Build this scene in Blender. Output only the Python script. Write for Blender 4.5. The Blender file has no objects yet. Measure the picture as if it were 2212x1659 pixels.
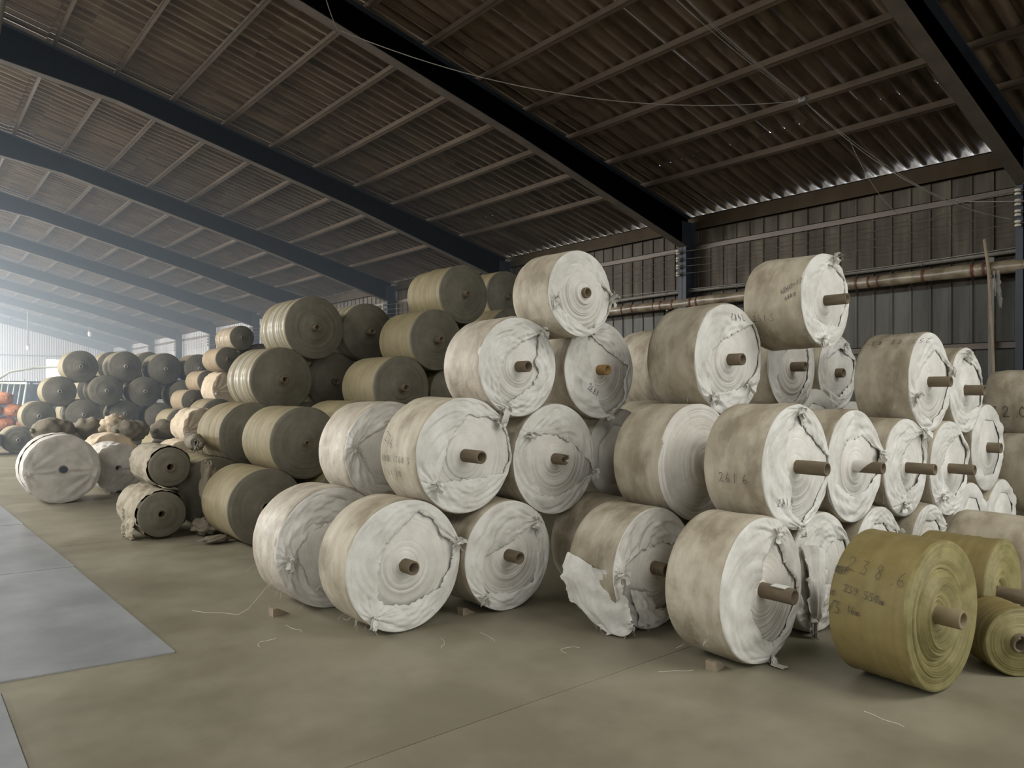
import bpy, math, random
import numpy as np
from mathutils import Vector

# ------------------------------------------------------------------ camera, world, light, exposure
SC = bpy.context.scene
COL = SC.collection
F_PX, U0, V_HOR, CAM_H = 1610.0, -222.0, 846.0, 1.6
THETA = math.atan((1106 - U0) / F_PX)
cam_data = bpy.data.cameras.new('camera')
cam_data.sensor_fit = 'HORIZONTAL'; cam_data.sensor_width = 36.0
cam_data.lens = 36.0 * F_PX / 2212.0
cam_data.shift_y = (V_HOR - 829.5) / 2212.0
cam_data.clip_start = 0.05; cam_data.clip_end = 300
cam = bpy.data.objects.new('camera', cam_data); COL.objects.link(cam)
cam.location = (0, 0, CAM_H); cam.rotation_euler = (math.pi / 2, 0, -THETA)
SC.camera = cam

world = bpy.data.worlds.new('daylight'); SC.world = world; world.use_nodes = True
bg = world.node_tree.nodes['Background']
bg.inputs[0].default_value = (0.86, 0.93, 1.0, 1); bg.inputs[1].default_value = 5.0

def area_light(name, loc, rot, sx, sy, power, col):
    d = bpy.data.lights.new(name, 'AREA'); d.shape = 'RECTANGLE'; d.size = sx; d.size_y = sy
    d.energy = power; d.color = col
    o = bpy.data.objects.new(name, d); COL.objects.link(o); o.location = loc; o.rotation_euler = rot
    return o
# daylight entering the big door behind the camera, the window band of the left wall, the far door
area_light('door_daylight', (7.2, -8.3, 1.6), (math.radians(90), 0, 0), 6.2, 3.0, 60, (1.0, 0.97, 0.92))
area_light('near_left_door_daylight', (-6.0, -8.3, 1.6), (math.radians(90), 0, 0), 3.8, 3.0, 150, (1.0, 0.98, 0.95))
# translucent roof sheets behind the camera, an added left-front fill lamp, and a run of sheets along the other roof slope
area_light('skylight_and_fill', (6.2, -3.2, 6.62), (math.radians(12), math.radians(14), 0), 6.0, 5.0, 980, (1.0, 0.99, 0.935))
area_light('skylight_and_fill', (-2.6, -4.6, 7.5), (math.radians(14), math.radians(-14), 0), 4.0, 5.0, 420, (1.0, 0.99, 0.935))  # added fill from the left front, no translucent sheets above it
for wy, pw in ((8.0, 800), (20.0, 2200), (32.0, 3400), (44.0, 3600), (56.0, 4000)):
    area_light('slope_skylight_daylight', (-5.6, wy, 6.8), (0, math.radians(-22), 0), 3.0, 10.0, pw, (1.0, 0.985, 0.94))
for wy, pw in ((6.7, 60), (18.7, 1100), (30.7, 2600), (42.7, 3400), (54.7, 4200)):
    area_light('window_daylight', (-12.2, wy, 3.9), (math.radians(90), 0, math.radians(-90)), 10.6, 0.9, pw, (0.92, 0.96, 1.0))
area_light('far_door_daylight', (-4.0, 63.4, 2.2), (math.radians(90), 0, math.radians(180)), 8.0, 4.2, 6000, (0.82, 0.91, 1.0))
vs = SC.view_settings
vs.view_transform = 'Standard'; vs.look = 'None'; vs.gamma = 1.0; vs.exposure = -0.2; vs.use_curve_mapping = False

# ------------------------------------------------------------------ helpers
RNG = np.random.default_rng(7)
def new_obj(name, mesh, parent=None, loc=(0, 0, 0), rot=(0, 0, 0)):
    o = bpy.data.objects.new(name, mesh); COL.objects.link(o)
    o.location = loc; o.rotation_euler = rot
    if parent is not None: o.parent = parent
    return o
def tag(o, label=None, cat=None, group=None, kind=None):
    if label: o['label'] = label
    if cat: o['category'] = cat
    if group: o['group'] = group
    if kind: o['kind'] = kind
    return o
def thing(name, label=None, cat=None, group=None, loc=(0, 0, 0), rz=0.0, kind=None):
    o = new_obj(name, None, None, loc, (0, 0, rz)); o.empty_display_size = .1
    return tag(o, label, cat, group, kind)

class MB:
    """collects geometry; build() links it as one mesh object"""
    def __init__(s): s.v = []; s.f = []; s.m = []; s.n = 0
    def add(s, v, f, mi=0):
        v = np.asarray(v, float).reshape(-1, 3)
        s.v.append(v); s.f += [tuple(int(i) + s.n for i in q) for q in f]; s.m += [mi] * len(f); s.n += len(v)
        return s
    def grid(s, P, close_u=False, mi=0, flip=False):
        P = np.asarray(P, float); a, b = P.shape[:2]; f = []
        for i in range(a if close_u else a - 1):
            i2 = (i + 1) % a
            for j in range(b - 1):
                q = (i * b + j, i2 * b + j, i2 * b + j + 1, i * b + j + 1)
                f.append(q[::-1] if flip else q)
        return s.add(P.reshape(-1, 3), f, mi)
    def box(s, x0, x1, y0, y1, z0, z1, mi=0):
        v = [(x, y, z) for x in (x0, x1) for y in (y0, y1) for z in (z0, z1)]
        return s.add(v, [(0, 1, 3, 2), (4, 6, 7, 5), (0, 4, 5, 1), (2, 3, 7, 6), (0, 2, 6, 4), (1, 5, 7, 3)], mi)
    def tube(s, pts, r, n=6, mi=0, cap=True):
        pts = np.asarray(pts, float); m = len(pts)
        rr = np.full(m, r) if np.isscalar(r) else np.asarray(r, float)
        T = np.gradient(pts, axis=0); T /= np.linalg.norm(T, axis=1)[:, None] + 1e-12
        up = np.array([0.13, 0.31, 0.94]); 
        if abs(T[0] @ up) > .9: up = np.array([.94, .31, .13])
        A = np.cross(T, up); A /= np.linalg.norm(A, axis=1)[:, None] + 1e-12
        B = np.cross(T, A)
        ang = np.linspace(0, 2 * np.pi, n, endpoint=False)
        P = pts[None] + rr[None, :, None] * (np.cos(ang)[:, None, None] * A[None] + np.sin(ang)[:, None, None] * B[None])
        b0 = s.n
        s.grid(P, True, mi)
        if cap and n > 3:
            s.f += [tuple(b0 + i * m for i in range(n)), tuple(b0 + i * m + m - 1 for i in range(n))[::-1]]; s.m += [mi] * 2
        return s
    def mesh(s, name, mats, smooth=True):
        me = bpy.data.meshes.new(name)
        me.from_pydata(np.concatenate(s.v).tolist() if s.v else [], [], s.f)
        for m in (mats if isinstance(mats, (list, tuple)) else [mats]): me.materials.append(m)
        me.polygons.foreach_set('material_index', s.m)
        if smooth: me.polygons.foreach_set('use_smooth', [True] * len(s.f))
        me.update(); return me
    def build(s, name, mats, parent=None, smooth=True, loc=(0, 0, 0), rot=(0, 0, 0)):
        return new_obj(name, s.mesh(name, mats, smooth), parent, loc, rot)

def sines(rng, n, fa, fb, periodic=True):
    """random smooth field of (angle, coord)"""
    ka = rng.integers(fa[0], fa[1] + 1, n) if periodic else rng.uniform(fa[0], fa[1], n)
    kb = rng.uniform(fb[0], fb[1], n) * rng.choice([-1, 1], n); ph = rng.uniform(0, 6.28, n)
    am = rng.uniform(.5, 1, n); am /= np.sqrt((am ** 2).sum())
    def g(a, b):
        a = np.asarray(a, float); b = np.asarray(b, float); out = 0
        for i in range(n): out = out + am[i] * np.sin(ka[i] * a + kb[i] * b + ph[i])
        return out
    return g

# ------------------------------------------------------------------ materials
def srgb(r, g, b):
    return tuple(((c / 255 / 12.92) if c / 255 <= .04045 else ((c / 255 + .055) / 1.055) ** 2.4) for c in (r, g, b)) + (1,)
MATS = {}
def mat(name, c1, c2, scale=4, rough=.8, bump=None, stretch=(1, 1, 1), metal=0.0, bands=None, coat=0.0, c3=None, spec=.5, ramp=(.35, .65), detail=5):
    if name in MATS: return MATS[name]
    m = bpy.data.materials.new(name); m.use_nodes = True; nt = m.node_tree; N = nt.nodes; Lk = nt.links
    b = N['Principled BSDF']; b.inputs['Roughness'].default_value = rough; b.inputs['Metallic'].default_value = metal
    b.inputs['Specular IOR Level'].default_value = spec
    if coat: b.inputs['Coat Weight'].default_value = coat; b.inputs['Coat Roughness'].default_value = .22
    tc = N.new('ShaderNodeTexCoord'); oi = N.new('ShaderNodeObjectInfo')
    mul = N.new('ShaderNodeMath'); mul.operation = 'MULTIPLY'; mul.inputs[1].default_value = 37.0
    Lk.new(oi.outputs['Random'], mul.inputs[0])
    add = N.new('ShaderNodeVectorMath'); add.operation = 'ADD'
    Lk.new(tc.outputs['Object'], add.inputs[0]); Lk.new(mul.outputs[0], add.inputs[1])
    mp = N.new('ShaderNodeMapping'); mp.inputs['Scale'].default_value = stretch
    Lk.new(add.outputs[0], mp.inputs[0])
    nz = N.new('ShaderNodeTexNoise'); nz.inputs['Scale'].default_value = scale; nz.inputs['Detail'].default_value = detail; nz.inputs['Roughness'].default_value = .6
    Lk.new(mp.outputs[0], nz.inputs['Vector'])
    cr = N.new('ShaderNodeValToRGB'); e = cr.color_ramp.elements
    e[0].position, e[1].position = ramp; e[0].color = c1; e[1].color = c2
    if c3: k = e.new(.5 * (ramp[0] + ramp[1])); k.color = c3
    Lk.new(nz.outputs[0], cr.inputs[0]); colout = cr.outputs[0]
    if bands:  # (scale along Y, strength, colour): streaks running round the roll
        mp2 = N.new('ShaderNodeMapping'); mp2.inputs['Scale'].default_value = (.5, bands[0], .5); Lk.new(add.outputs[0], mp2.inputs[0])
        n2 = N.new('ShaderNodeTexNoise'); n2.inputs['Scale'].default_value = 1.0; n2.inputs['Detail'].default_value = 4; Lk.new(mp2.outputs[0], n2.inputs['Vector'])
        r2 = N.new('ShaderNodeValToRGB'); r2.color_ramp.elements[0].position = .45; r2.color_ramp.elements[1].position = .68
        r2.color_ramp.elements[0].color = (0, 0, 0, 1); r2.color_ramp.elements[1].color = (bands[1],) * 3 + (1,)
        Lk.new(n2.outputs[0], r2.inputs[0])
        mx = N.new('ShaderNodeMixRGB'); mx.inputs[2].default_value = bands[2]; Lk.new(r2.outputs[0], mx.inputs[0]); Lk.new(colout, mx.inputs[1]); colout = mx.outputs[0]
    Lk.new(colout, b.inputs['Base Color'])
    if bump:
        n3 = N.new('ShaderNodeTexNoise'); n3.inputs['Scale'].default_value = bump[0]; n3.inputs['Detail'].default_value = 4; Lk.new(mp.outputs[0], n3.inputs['Vector'])
        bp = N.new('ShaderNodeBump'); bp.inputs['Strength'].default_value = bump[1]; bp.inputs['Distance'].default_value = bump[2] if len(bump) > 2 else .01
        Lk.new(n3.outputs[0], bp.inputs['Height']); Lk.new(bp.outputs[0], b.inputs['Normal'])
    MATS[name] = m; return m

M_FLAP = mat('white_woven_cloth', (.54, .515, .465, 1), (.71, .69, .645, 1), 5, .75, (26, .4, .012))
M_WIND = mat('wound_white_fabric', (.60, .57, .51, 1), (.70, .67, .615, 1), 9, .8)
M_SIDE = mat('dusty_white_wrap', (.23, .192, .13, 1), (.52, .468, .368, 1), 3.0, .72, (14, .3, .012), stretch=(1, 1.6, 1), bands=(7, .5, (.272, .224, .148, 1)), c3=(.395, .346, .258, 1))
M_SIDE2 = mat('filmy_white_wrap', (.32, .272, .205, 1), (.54, .487, .402, 1), 4, .66, (9, .6, .02), stretch=(1, 1.6, 1), bands=(14, .5, (.40, .33, .24, 1)), coat=.05)
M_CARD = mat('brown_cardboard', (.115, .086, .053, 1), (.18, .138, .088, 1), 14, .8, stretch=(1, .3, 1))
M_CARD2 = mat('ochre_cardboard', (.25, .15, .05, 1), (.36, .22, .08, 1), 14, .7)
M_INK = mat('black_marker', (.02, .018, .015, 1), (.05, .045, .04, 1), 30, .7)
M_OLIVE = mat('olive_woven', (.165, .125, .038, 1), (.225, .172, .06, 1), 5, .7, (60, .25, .004), bands=(26, .35, (.235, .195, .08, 1)))
M_GREEN = mat('grey_olive_woven', (.185, .150, .074, 1), (.25, .205, .108, 1), 4, .75, (60, .2, .004), bands=(30, .5, (.14, .113, .06, 1)))
M_GFACE = mat('grey_olive_wound', (.128, .115, .082, 1), (.165, .149, .11, 1), 7, .8)
M_OFACE = mat('olive_wound', (.165, .138, .046, 1), (.25, .215, .085, 1), 12, .6)
M_BROWN = mat('tan_woven', (.235, .172, .098, 1), (.31, .235, .143, 1), 4, .8, (50, .2, .004))
M_CREAM = mat('cream_cloth', (.41, .33, .225, 1), (.55, .455, .33, 1), 4, .85, (12, .5, .02))
M_GREYC = mat('grey_cloth', (.42, .39, .345, 1), (.57, .535, .485, 1), 4, .85, (12, .5, .02))
M_TARP = mat('drab_cloth', (.215, .18, .12, 1), (.325, .28, .20, 1), 5, .85, (14, .5, .02))
M_RAG = mat('dull_drab_cloth', (.125, .105, .07, 1), (.20, .172, .12, 1), 5, .85, (14, .5, .02))
M_ORANGE = mat('orange_sack', (.42, .14, .05, 1), (.58, .24, .10, 1), 5, .7, (12, .4, .02))
M_WOOD = mat('bare_wood', (.20, .155, .105, 1), (.30, .24, .165, 1), 6, .75, stretch=(1, 8, 1))
M_NAVY = mat('navy_steel', (.018, .024, .034, 1), (.030, .038, .05, 1), 2, .6)
M_FLANGE = mat('dusty_flange', (.058, .045, .031, 1), (.09, .07, .052, 1), 3, .75)
M_PURL = mat('purlin_steel', (.062, .045, .029, 1), (.105, .078, .053, 1), 2.5, .45, metal=.1, spec=.5, stretch=(1, .3, 1))
M_ROOF = mat('rusty_roof_sheet', (.062, .043, .025, 1), (.158, .117, .077, 1), 2.2, .33, (9, .3, .01), metal=.25, stretch=(.35, 3.0, 1), c3=(.108, .076, .049, 1))
M_EAVE = mat('brown_eave_steel', (.036, .024, .012, 1), (.056, .039, .021, 1), 2, .7, spec=.15)
M_WALLU = mat('brown_wall_sheet', (.036, .028, .018, 1), (.096, .080, .056, 1), 1.4, .55, stretch=(1, 2.5, .35), metal=.1, c3=(.06, .048, .033, 1), spec=.2)
M_WALLL = mat('grey_wall_sheet', (.052, .051, .043, 1), (.10, .098, .084, 1), 1.4, .5, spec=.25, stretch=(1, 2.5, .35), metal=.1)
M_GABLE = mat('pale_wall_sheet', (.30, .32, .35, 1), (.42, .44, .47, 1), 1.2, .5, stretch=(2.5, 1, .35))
M_PIPE = mat('grimy_pipe', (.12, .092, .055, 1), (.27, .22, .15, 1), 5, .4, (16, .5, .01), coat=.4)
M_RED = mat('red_band', (.075, .02, .014, 1), (.12, .035, .025, 1), 12, .6)
M_COND = mat('grey_conduit', (.12, .11, .09, 1), (.17, .158, .13, 1), 5, .6)
M_PORC = mat('glazed_porcelain', (.42, .38, .31, 1), (.52, .48, .40, 1), 8, .3)
M_WIRE = mat('old_wire', (.055, .04, .028, 1), (.085, .065, .045, 1), 6, .6)
M_CABLE = mat('pale_cable', (.17, .155, .13, 1), (.24, .22, .19, 1), 6, .7)
M_WHITE = mat('white_plastic', (.75, .75, .73, 1), (.82, .82, .80, 1), 6, .4)
M_DARK = mat('dark_machine', (.02, .026, .04, 1), (.035, .045, .065, 1), 4, .5)
M_MINT = mat('pale_green_paint', (.60, .68, .60, 1), (.70, .76, .68, 1), 4, .5)
M_MAT = mat('grey_rubber_mat', (.21, .215, .22, 1), (.31, .317, .323, 1), 1.6, .3, (22, .25, .004), c3=(.26, .266, .272, 1))
M_THREAD = mat('pale_thread', (.66, .62, .54, 1), (.76, .73, .66, 1), 8, .8)
M_FLOOR = mat('worn_concrete', (.196, .177, .122, 1), (.29, .268, .195, 1), .9, .5, (7, .25, .006), c3=(.24, .219, .156, 1), ramp=(.3, .7), detail=8)
def floor_stains(m):
    nt = m.node_tree; N = nt.nodes; Lk = nt.links; b = N['Principled BSDF']; src = b.inputs['Base Color'].links[0].from_socket
    tc = N.new('ShaderNodeNewGeometry'); n1 = N.new('ShaderNodeTexNoise'); n1.inputs['Scale'].default_value = .55; n1.inputs['Detail'].default_value = 7; n1.inputs['Roughness'].default_value = .62
    Lk.new(tc.outputs['Position'], n1.inputs['Vector'])
    r = N.new('ShaderNodeValToRGB'); r.color_ramp.elements[0].position = .40; r.color_ramp.elements[1].position = .56
    r.color_ramp.elements[0].color = (.72, .70, .67, 1); r.color_ramp.elements[1].color = (1, 1, 1, 1); Lk.new(n1.outputs[0], r.inputs[0])
    mx = N.new('ShaderNodeMixRGB'); mx.blend_type = 'MULTIPLY'; mx.inputs[0].default_value = 1.0; Lk.new(src, mx.inputs[1]); Lk.new(r.outputs[0], mx.inputs[2]); Lk.new(mx.outputs[0], b.inputs['Base Color'])
    n2 = N.new('ShaderNodeTexNoise'); n2.inputs['Scale'].default_value = 2.2; n2.inputs['Detail'].default_value = 5; Lk.new(tc.outputs['Position'], n2.inputs['Vector'])
    mr = N.new('ShaderNodeMapRange'); mr.inputs['To Min'].default_value = .36; mr.inputs['To Max'].default_value = .62; Lk.new(n2.outputs[0], mr.inputs['Value']); Lk.new(mr.outputs[0], b.inputs['Roughness'])
floor_stains(M_FLOOR)
M_JOINT = mat('joint_dirt', (.10, .085, .06, 1), (.14, .12, .09, 1), 5, .9)

def film_mat():
    m = bpy.data.materials.new('clear_film'); m.use_nodes = True; nt = m.node_tree; N = nt.nodes; Lk = nt.links
    b = N['Principled BSDF']; b.inputs['Base Color'].default_value = (.75, .73, .66, 1); b.inputs['Roughness'].default_value = .22
    tc = N.new('ShaderNodeTexCoord'); mp = N.new('ShaderNodeMapping'); mp.inputs['Scale'].default_value = (.8, 22, .8); Lk.new(tc.outputs['Object'], mp.inputs[0])
    nz = N.new('ShaderNodeTexNoise'); nz.inputs['Scale'].default_value = 1.0; nz.inputs['Detail'].default_value = 3; Lk.new(mp.outputs[0], nz.inputs['Vector'])
    cr = N.new('ShaderNodeValToRGB'); cr.color_ramp.elements[0].position = .42; cr.color_ramp.elements[1].position = .72
    cr.color_ramp.elements[0].color = (.02,) * 3 + (1,); cr.color_ramp.elements[1].color = (.42,) * 3 + (1,)
    Lk.new(nz.outputs[0], cr.inputs[0]); Lk.new(cr.outputs[0], b.inputs['Alpha'])
    bp = N.new('ShaderNodeBump'); bp.inputs['Strength'].default_value = .4; bp.inputs['Distance'].default_value = .01; Lk.new(nz.outputs[0], bp.inputs['Height']); Lk.new(bp.outputs[0], b.inputs['Normal'])
    return m
M_FILM = film_mat()

# ------------------------------------------------------------------ the hall: floor, roof, walls, frames
WX, Y0, Y1, BAY = 12.83, -8.34, 63.66, 6.0
def roof_z(x): return 8.32 - .25 * abs(x)          # top of the rafters
floor = thing('floor', kind='structure')
MB().box(-13.0, 13.0, Y0 - 3, Y1 + .2, -.3, -.012).build('subfloor', M_JOINT, floor, False)
sl = MB().box(0, 5.994, 0, 5.994, -.011, 0).mesh('slab', M_FLOOR, False)
for i in range(-2, 3):
    for j in range(-2, 11):
        new_obj('slab', sl, floor, (-.55 + i * 6.0 - 3 + 3, 2.9 + j * 6.0, 0))

ceiling = thing('ceiling', kind='structure')
# corrugated sheets: three waves wide, two purlin spaces long
BETA = math.atan(.25); CB = math.cos(BETA)
SW, SLEN = .75, 2.12 / CB
def wave_sheet(width, length, waves, amp, seg, wob=0.0, rng=None):
    y = np.linspace(-.02, width + .03, waves * seg + 2)
    z = amp * np.clip(2.1 * np.cos(2 * np.pi * y / (width / waves)), -1, 1)
    xs = np.linspace(0, length, 3); P = np.zeros((3, len(y), 3))
    for i, x in enumerate(xs):
        P[i, :, 0] = x; P[i, :, 1] = y; P[i, :, 2] = z + (0 if rng is None else rng.normal(0, wob, len(y)))
    return P
rs = [MB().grid(wave_sheet(SW, SLEN, 3, .029, 8, .0022, RNG), flip=True).mesh('roof_sheet', M_ROOF, True) for _ in range(5)]
sheet_rows = 7
cand = []
for r in range(sheet_rows):
    xh = 12.85 - 2.06 * (r + 1)
    for k in range(int((Y1 - Y0) / SW) + 1):
        y = Y0 + k * SW
        cand.append((xh, y, r, k))
def seen_key(c):
    x, y = c[0] + 1.0, c[1] + .4
    D = y * math.cos(THETA) + x * math.sin(THETA); Nn = x * math.cos(THETA) - y * math.sin(THETA)
    if D < .5: return 1e9
    u = 1106 + F_PX * Nn / D; v = V_HOR - F_PX * (roof_z(x) - 1.6) / D
    return D + (0 if -150 < u < 2350 and v > -250 else 1000)
order = sorted(cand, key=seen_key)
far = MB(); sky = MB()
for idx, (xh, y, r, k) in enumerate(order):
    xh = max(xh, -.05)
    zz = roof_z(max(xh, 0)) + .142 + .006 * (r % 2) + (.004 if k % 2 else 0)
    dz = float(RNG.normal(0, .004))
    if idx < 300:
        new_obj('roof_sheet', rs[int(RNG.integers(5))], ceiling, (xh, y, zz + dz), (0, BETA + float(RNG.normal(0, .0015)), 0))
    else:
        P = wave_sheet(SW, SLEN, 3, .029, 8, .002, RNG); Q = P.copy()
        Q[..., 0] = xh + P[..., 0] * CB + P[..., 2] * math.sin(BETA); Q[..., 1] = y + P[..., 1]
        Q[..., 2] = zz + dz - P[..., 0] * math.sin(BETA) + P[..., 2] * CB
        (sky if y < -1.2 and 1.5 < xh < 9.5 else far).grid(Q, flip=True)
o = far.build('roof_sheeting', M_ROOF, ceiling); o['kind'] = 'stuff'
o = sky.build('skylight_sheeting', M_WHITE, ceiling); o['kind'] = 'stuff'
# the other slope, beyond the ridge
P = wave_sheet(Y1 - Y0, 1, int((Y1 - Y0) / .25), .024, 6); L_ = MB(); Q = np.zeros((2, P.shape[1], 3))
for i, x in enumerate((.06, -13.2)):
    Q[i, :, 0] = x; Q[i, :, 1] = Y0 + P[0, :, 1]; Q[i, :, 2] = roof_z(x) + .14 + P[0, :, 2]
L_.grid(Q).build('roof_slope', M_ROOF, ceiling)
MB().add([(-.35, Y0, 8.40), (.0, Y0, 8.53), (.35, Y0, 8.40), (-.35, Y1, 8.40), (0, Y1, 8.53), (.35, Y1, 8.40)], [(0, 1, 4, 3), (1, 2, 5, 4)]).build('ridge_cap', M_ROOF, ceiling)
def purlin(x, side=1):
    z0 = roof_z(x); t = .004; h = .112; w = .062; m = MB(); ya, yb = Y0, Y1
    m.box(-w / 2, -w / 2 + t * 2, ya, yb, 0, h).box(-w / 2, w / 2, ya, yb, 0, t * 2).box(-w / 2, w / 2, ya, yb, h - t * 2, h)
    return m.build('purlin', M_PURL, ceiling, False, (x * side, 0, z0), (0, BETA * side, 0))
for i in range(1, 13): purlin(12.16 - i * 1.0)
for i in range(1, 13): purlin(12.16 - i * 1.0, -1)
eb = MB().box(12.72, 12.79, Y0, Y1, 5.205, 5.22).box(12.72, 12.735, Y0, Y1, 4.93, 5.22).box(12.72, 12.79, Y0, Y1, 4.93, 4.945)
eb.build('eave_beam', M_EAVE, ceiling, False)
eb.build('eave_beam', M_EAVE, ceiling, False).scale = (-1, 1, 1)

DEP = [(12.6, .64), (11.6, .60), (10.4, .56), (8.0, .47), (3.2, .46), (0.0, .80)]
for k in range(-1, 11):
    yk = 3.56 + BAY * k
    fr = thing('portal_frame', 'dark navy steel portal frame spanning the hall roof', 'steel frame', 'steel portal frames of the hall', (0, yk, 0), kind='structure')
    for sgn in (1, -1):
        w = MB(); P = np.zeros((len(DEP), 2, 3)); 
        for s_, th in ((-1, .006), (1, .006)):
            for i, (x, d) in enumerate(DEP): P[i, 0] = (x * sgn, s_ * th, roof_z(x) - d); P[i, 1] = (x * sgn, s_ * th, roof_z(x))
            w.grid(P, flip=(s_ * sgn > 0))
        for x0, x1 in ((12.6, 0.0),):
            z0, z1 = roof_z(12.6), roof_z(0)
            w.add([(x0 * sgn, -.1, z0 - .014), (x1, -.1, z1 - .014), (x1, .1, z1 - .014), (x0 * sgn, .1, z0 - .014),
                   (x0 * sgn, -.1, z0 - .002), (x1, -.1, z1 - .002), (x1, .1, z1 - .002), (x0 * sgn, .1, z0 - .002)],
                  [(0, 1, 2, 3), (4, 7, 6, 5), (0, 4, 5, 1), (3, 2, 6, 7), (0, 3, 7, 4), (1, 5, 6, 2)])
        w.build('rafter', M_NAVY, fr, False)
        b = MB()
        for (xa, da), (xb, db) in zip(DEP[:-1], DEP[1:]):
            za, zb = roof_z(xa) - da, roof_z(xb) - db
            b.add([(xa * sgn, -.095, za - .012), (xb * sgn, -.095, zb - .012), (xb * sgn, .095, zb - .012), (xa * sgn, .095, za - .012),
                   (xa * sgn, -.095, za), (xb * sgn, -.095, zb), (xb * sgn, .095, zb), (xa * sgn, .095, za)],
                  [(0, 1, 2, 3), (4, 7, 6, 5), (0, 4, 5, 1), (3, 2, 6, 7)])
        b.build('bottom_flange', M_FLANGE, fr, False)
        c = MB(); xi, xo = 12.40 * sgn, 12.72 * sgn; xa, xb = min(xi, xo), max(xi, xo)
        c.box(xa, xb, -.006, .006, 0, 5.1).box(xa, xa + .014, -.1, .1, 0, 5.05 if sgn < 0 else 4.56).box(xb - .014, xb, -.1, .1, 0, 5.1 if sgn > 0 else 4.56)
        c.build('column', M_NAVY, fr, False)
        MB().box(xa - .04, xb + .04, -.16, .16, 0, .02).build('base_plate', M_NAVY, fr, False)

# right-hand wall: two tiers of ribbed sheets, girts
def rib_sheet(z0, z1, w=.9, ribs=3, jit=0):
    ys = []; xs = []
    p = w / ribs
    for i in range(ribs):
        for dy, dx in ((0, 0), (.08, 0), (.095, -.024), (.13, -.024), (.145, 0)): ys.append(i * p + dy); xs.append(dx)
    ys.append(w + .05); xs.append(-.004 )
    P = np.zeros((2, len(ys), 3)); P[0, :, 0] = xs; P[1, :, 0] = xs; P[:, :, 1] = ys; P[0, :, 2] = z0; P[1, :, 2] = z1
    return MB().grid(P, flip=True)
wall_right = thing('wall_right', kind='structure')
lo = rib_sheet(0, 3.32).mesh('wall_sheet', M_WALLL, False); up = rib_sheet(3.25, 5.0).mesh('wall_sheet', M_WALLU, False); up_backlit_tint = rib_sheet(3.25, 5.0).mesh('wall_sheet', M_GABLE, False)
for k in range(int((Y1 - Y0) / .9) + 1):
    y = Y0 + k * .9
    new_obj('wall_sheet', lo, wall_right, (WX + float(RNG.normal(0, .003)), y, 0)); new_obj('wall_sheet', up if y < 28 else up_backlit_tint, wall_right, (WX - .012 + float(RNG.normal(0, .004)), y, 0))  # far upper sheets are paler: their backlight is put into the colour
for z in (1.0, 2.3, 4.58):
    MB().box(12.75, 12.765, Y0, Y1, z - .05, z + .05).box(12.75, 12.86, Y0, Y1, z + .04, z + .05).build('girt', M_PURL, wall_right, False)
# far gable of narrow pale sheets, with a bright opening high between the rolls
wall_far = thing('wall_far', kind='structure')
def gable_strip(x0, x1, zlo, zhi0, zhi1, m, y=Y1, parent=None, mt=None):
    n = max(2, int(round((x1 - x0) / .15))); xs = np.linspace(x0, x1, n * 2 + 1)
    P = np.zeros((2, len(xs), 3)); P[0, :, 0] = xs; P[1, :, 0] = xs; P[:, :, 1] = y + .02 * np.where(np.arange(len(xs)) % 2, 1, -1)
    P[0, :, 2] = zlo; P[1, :, 2] = np.interp(xs, [x0, x1], [zhi0, zhi1])
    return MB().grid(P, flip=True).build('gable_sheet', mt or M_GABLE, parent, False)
OPX0, OPX1, OPZ0, OPZ1 = 8.4, 10.9, 2.35, 3.95
x = -12.9
while x < 12.89:
    x1 = min(x + .9, 12.9); h0, h1 = roof_z(x) + .14, roof_z(x1) + .14
    for a, b_ in ((OPX0, OPX1),):
        if x < -.3 and x1 > -8.3: gable_strip(x, x1, 4.4, h0, h1, None, Y1, wall_far)      # above the far door
        elif x1 > a and x < b_:
            gable_strip(x, x1, 0, OPZ0, OPZ0, None, Y1, wall_far); gable_strip(x, x1, OPZ1, h0, h1, None, Y1, wall_far)
            if x < a: gable_strip(x, a, OPZ0, OPZ1, OPZ1, None, Y1, wall_far)
            if x1 > b_: gable_strip(b_, x1, OPZ0, OPZ1, OPZ1, None, Y1, wall_far)
        else: gable_strip(x, x1, 0, h0, h1, None, Y1, wall_far)
    x = x1
for z in (2.2, 4.2): MB().box(-12.4, 12.4, Y1 - .12, Y1 - .04, z - .05, z + .05).build('girt', M_PURL, wall_far, False)
# opposite wall with its window band, and the near gable with the big open door (both behind the camera)
wall_left = thing('wall_left', kind='structure')
MB().box(-12.6, -12.45, Y0, Y1, 0, 3.4).box(-12.6, -12.45, Y0, Y1, 4.4, 5.4).build('wall_cladding', M_WALLL, wall_left, False)
for ya, yb in ((Y0, 1.4), (12.0, 13.4), (24.0, 25.4), (36.0, 37.4), (48.0, 49.4), (60.0, Y1)):
    MB().box(-12.6, -12.45, ya, yb, 3.4, 4.4).build('wall_pier', M_WALLL, wall_left, False)
wall_near = thing('wall_near', kind='structure')
nw = MB(); nw.box(-12.9, -8.0, Y0 - .1, Y0, 0, 5.3).box(-8.0, -4.0, Y0 - .1, Y0, 3.2, 5.3).box(-4.0, .8, Y0 - .1, Y0, 0, 5.3).box(.8, 4.0, Y0 - .1, Y0, 0, 3.9).box(4.0, 10.4, Y0 - .1, Y0, 3.2, 3.9).box(10.4, 12.6, Y0 - .1, Y0, 0, 5.3)
nw.add([(-12.6, Y0, 5.3), (.8, Y0, 5.3), (.8, Y0, roof_z(.8) + .14), (0, Y0, 8.46), (-12.6, Y0, 5.31)], [(0, 1, 2, 3, 4)])
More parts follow.
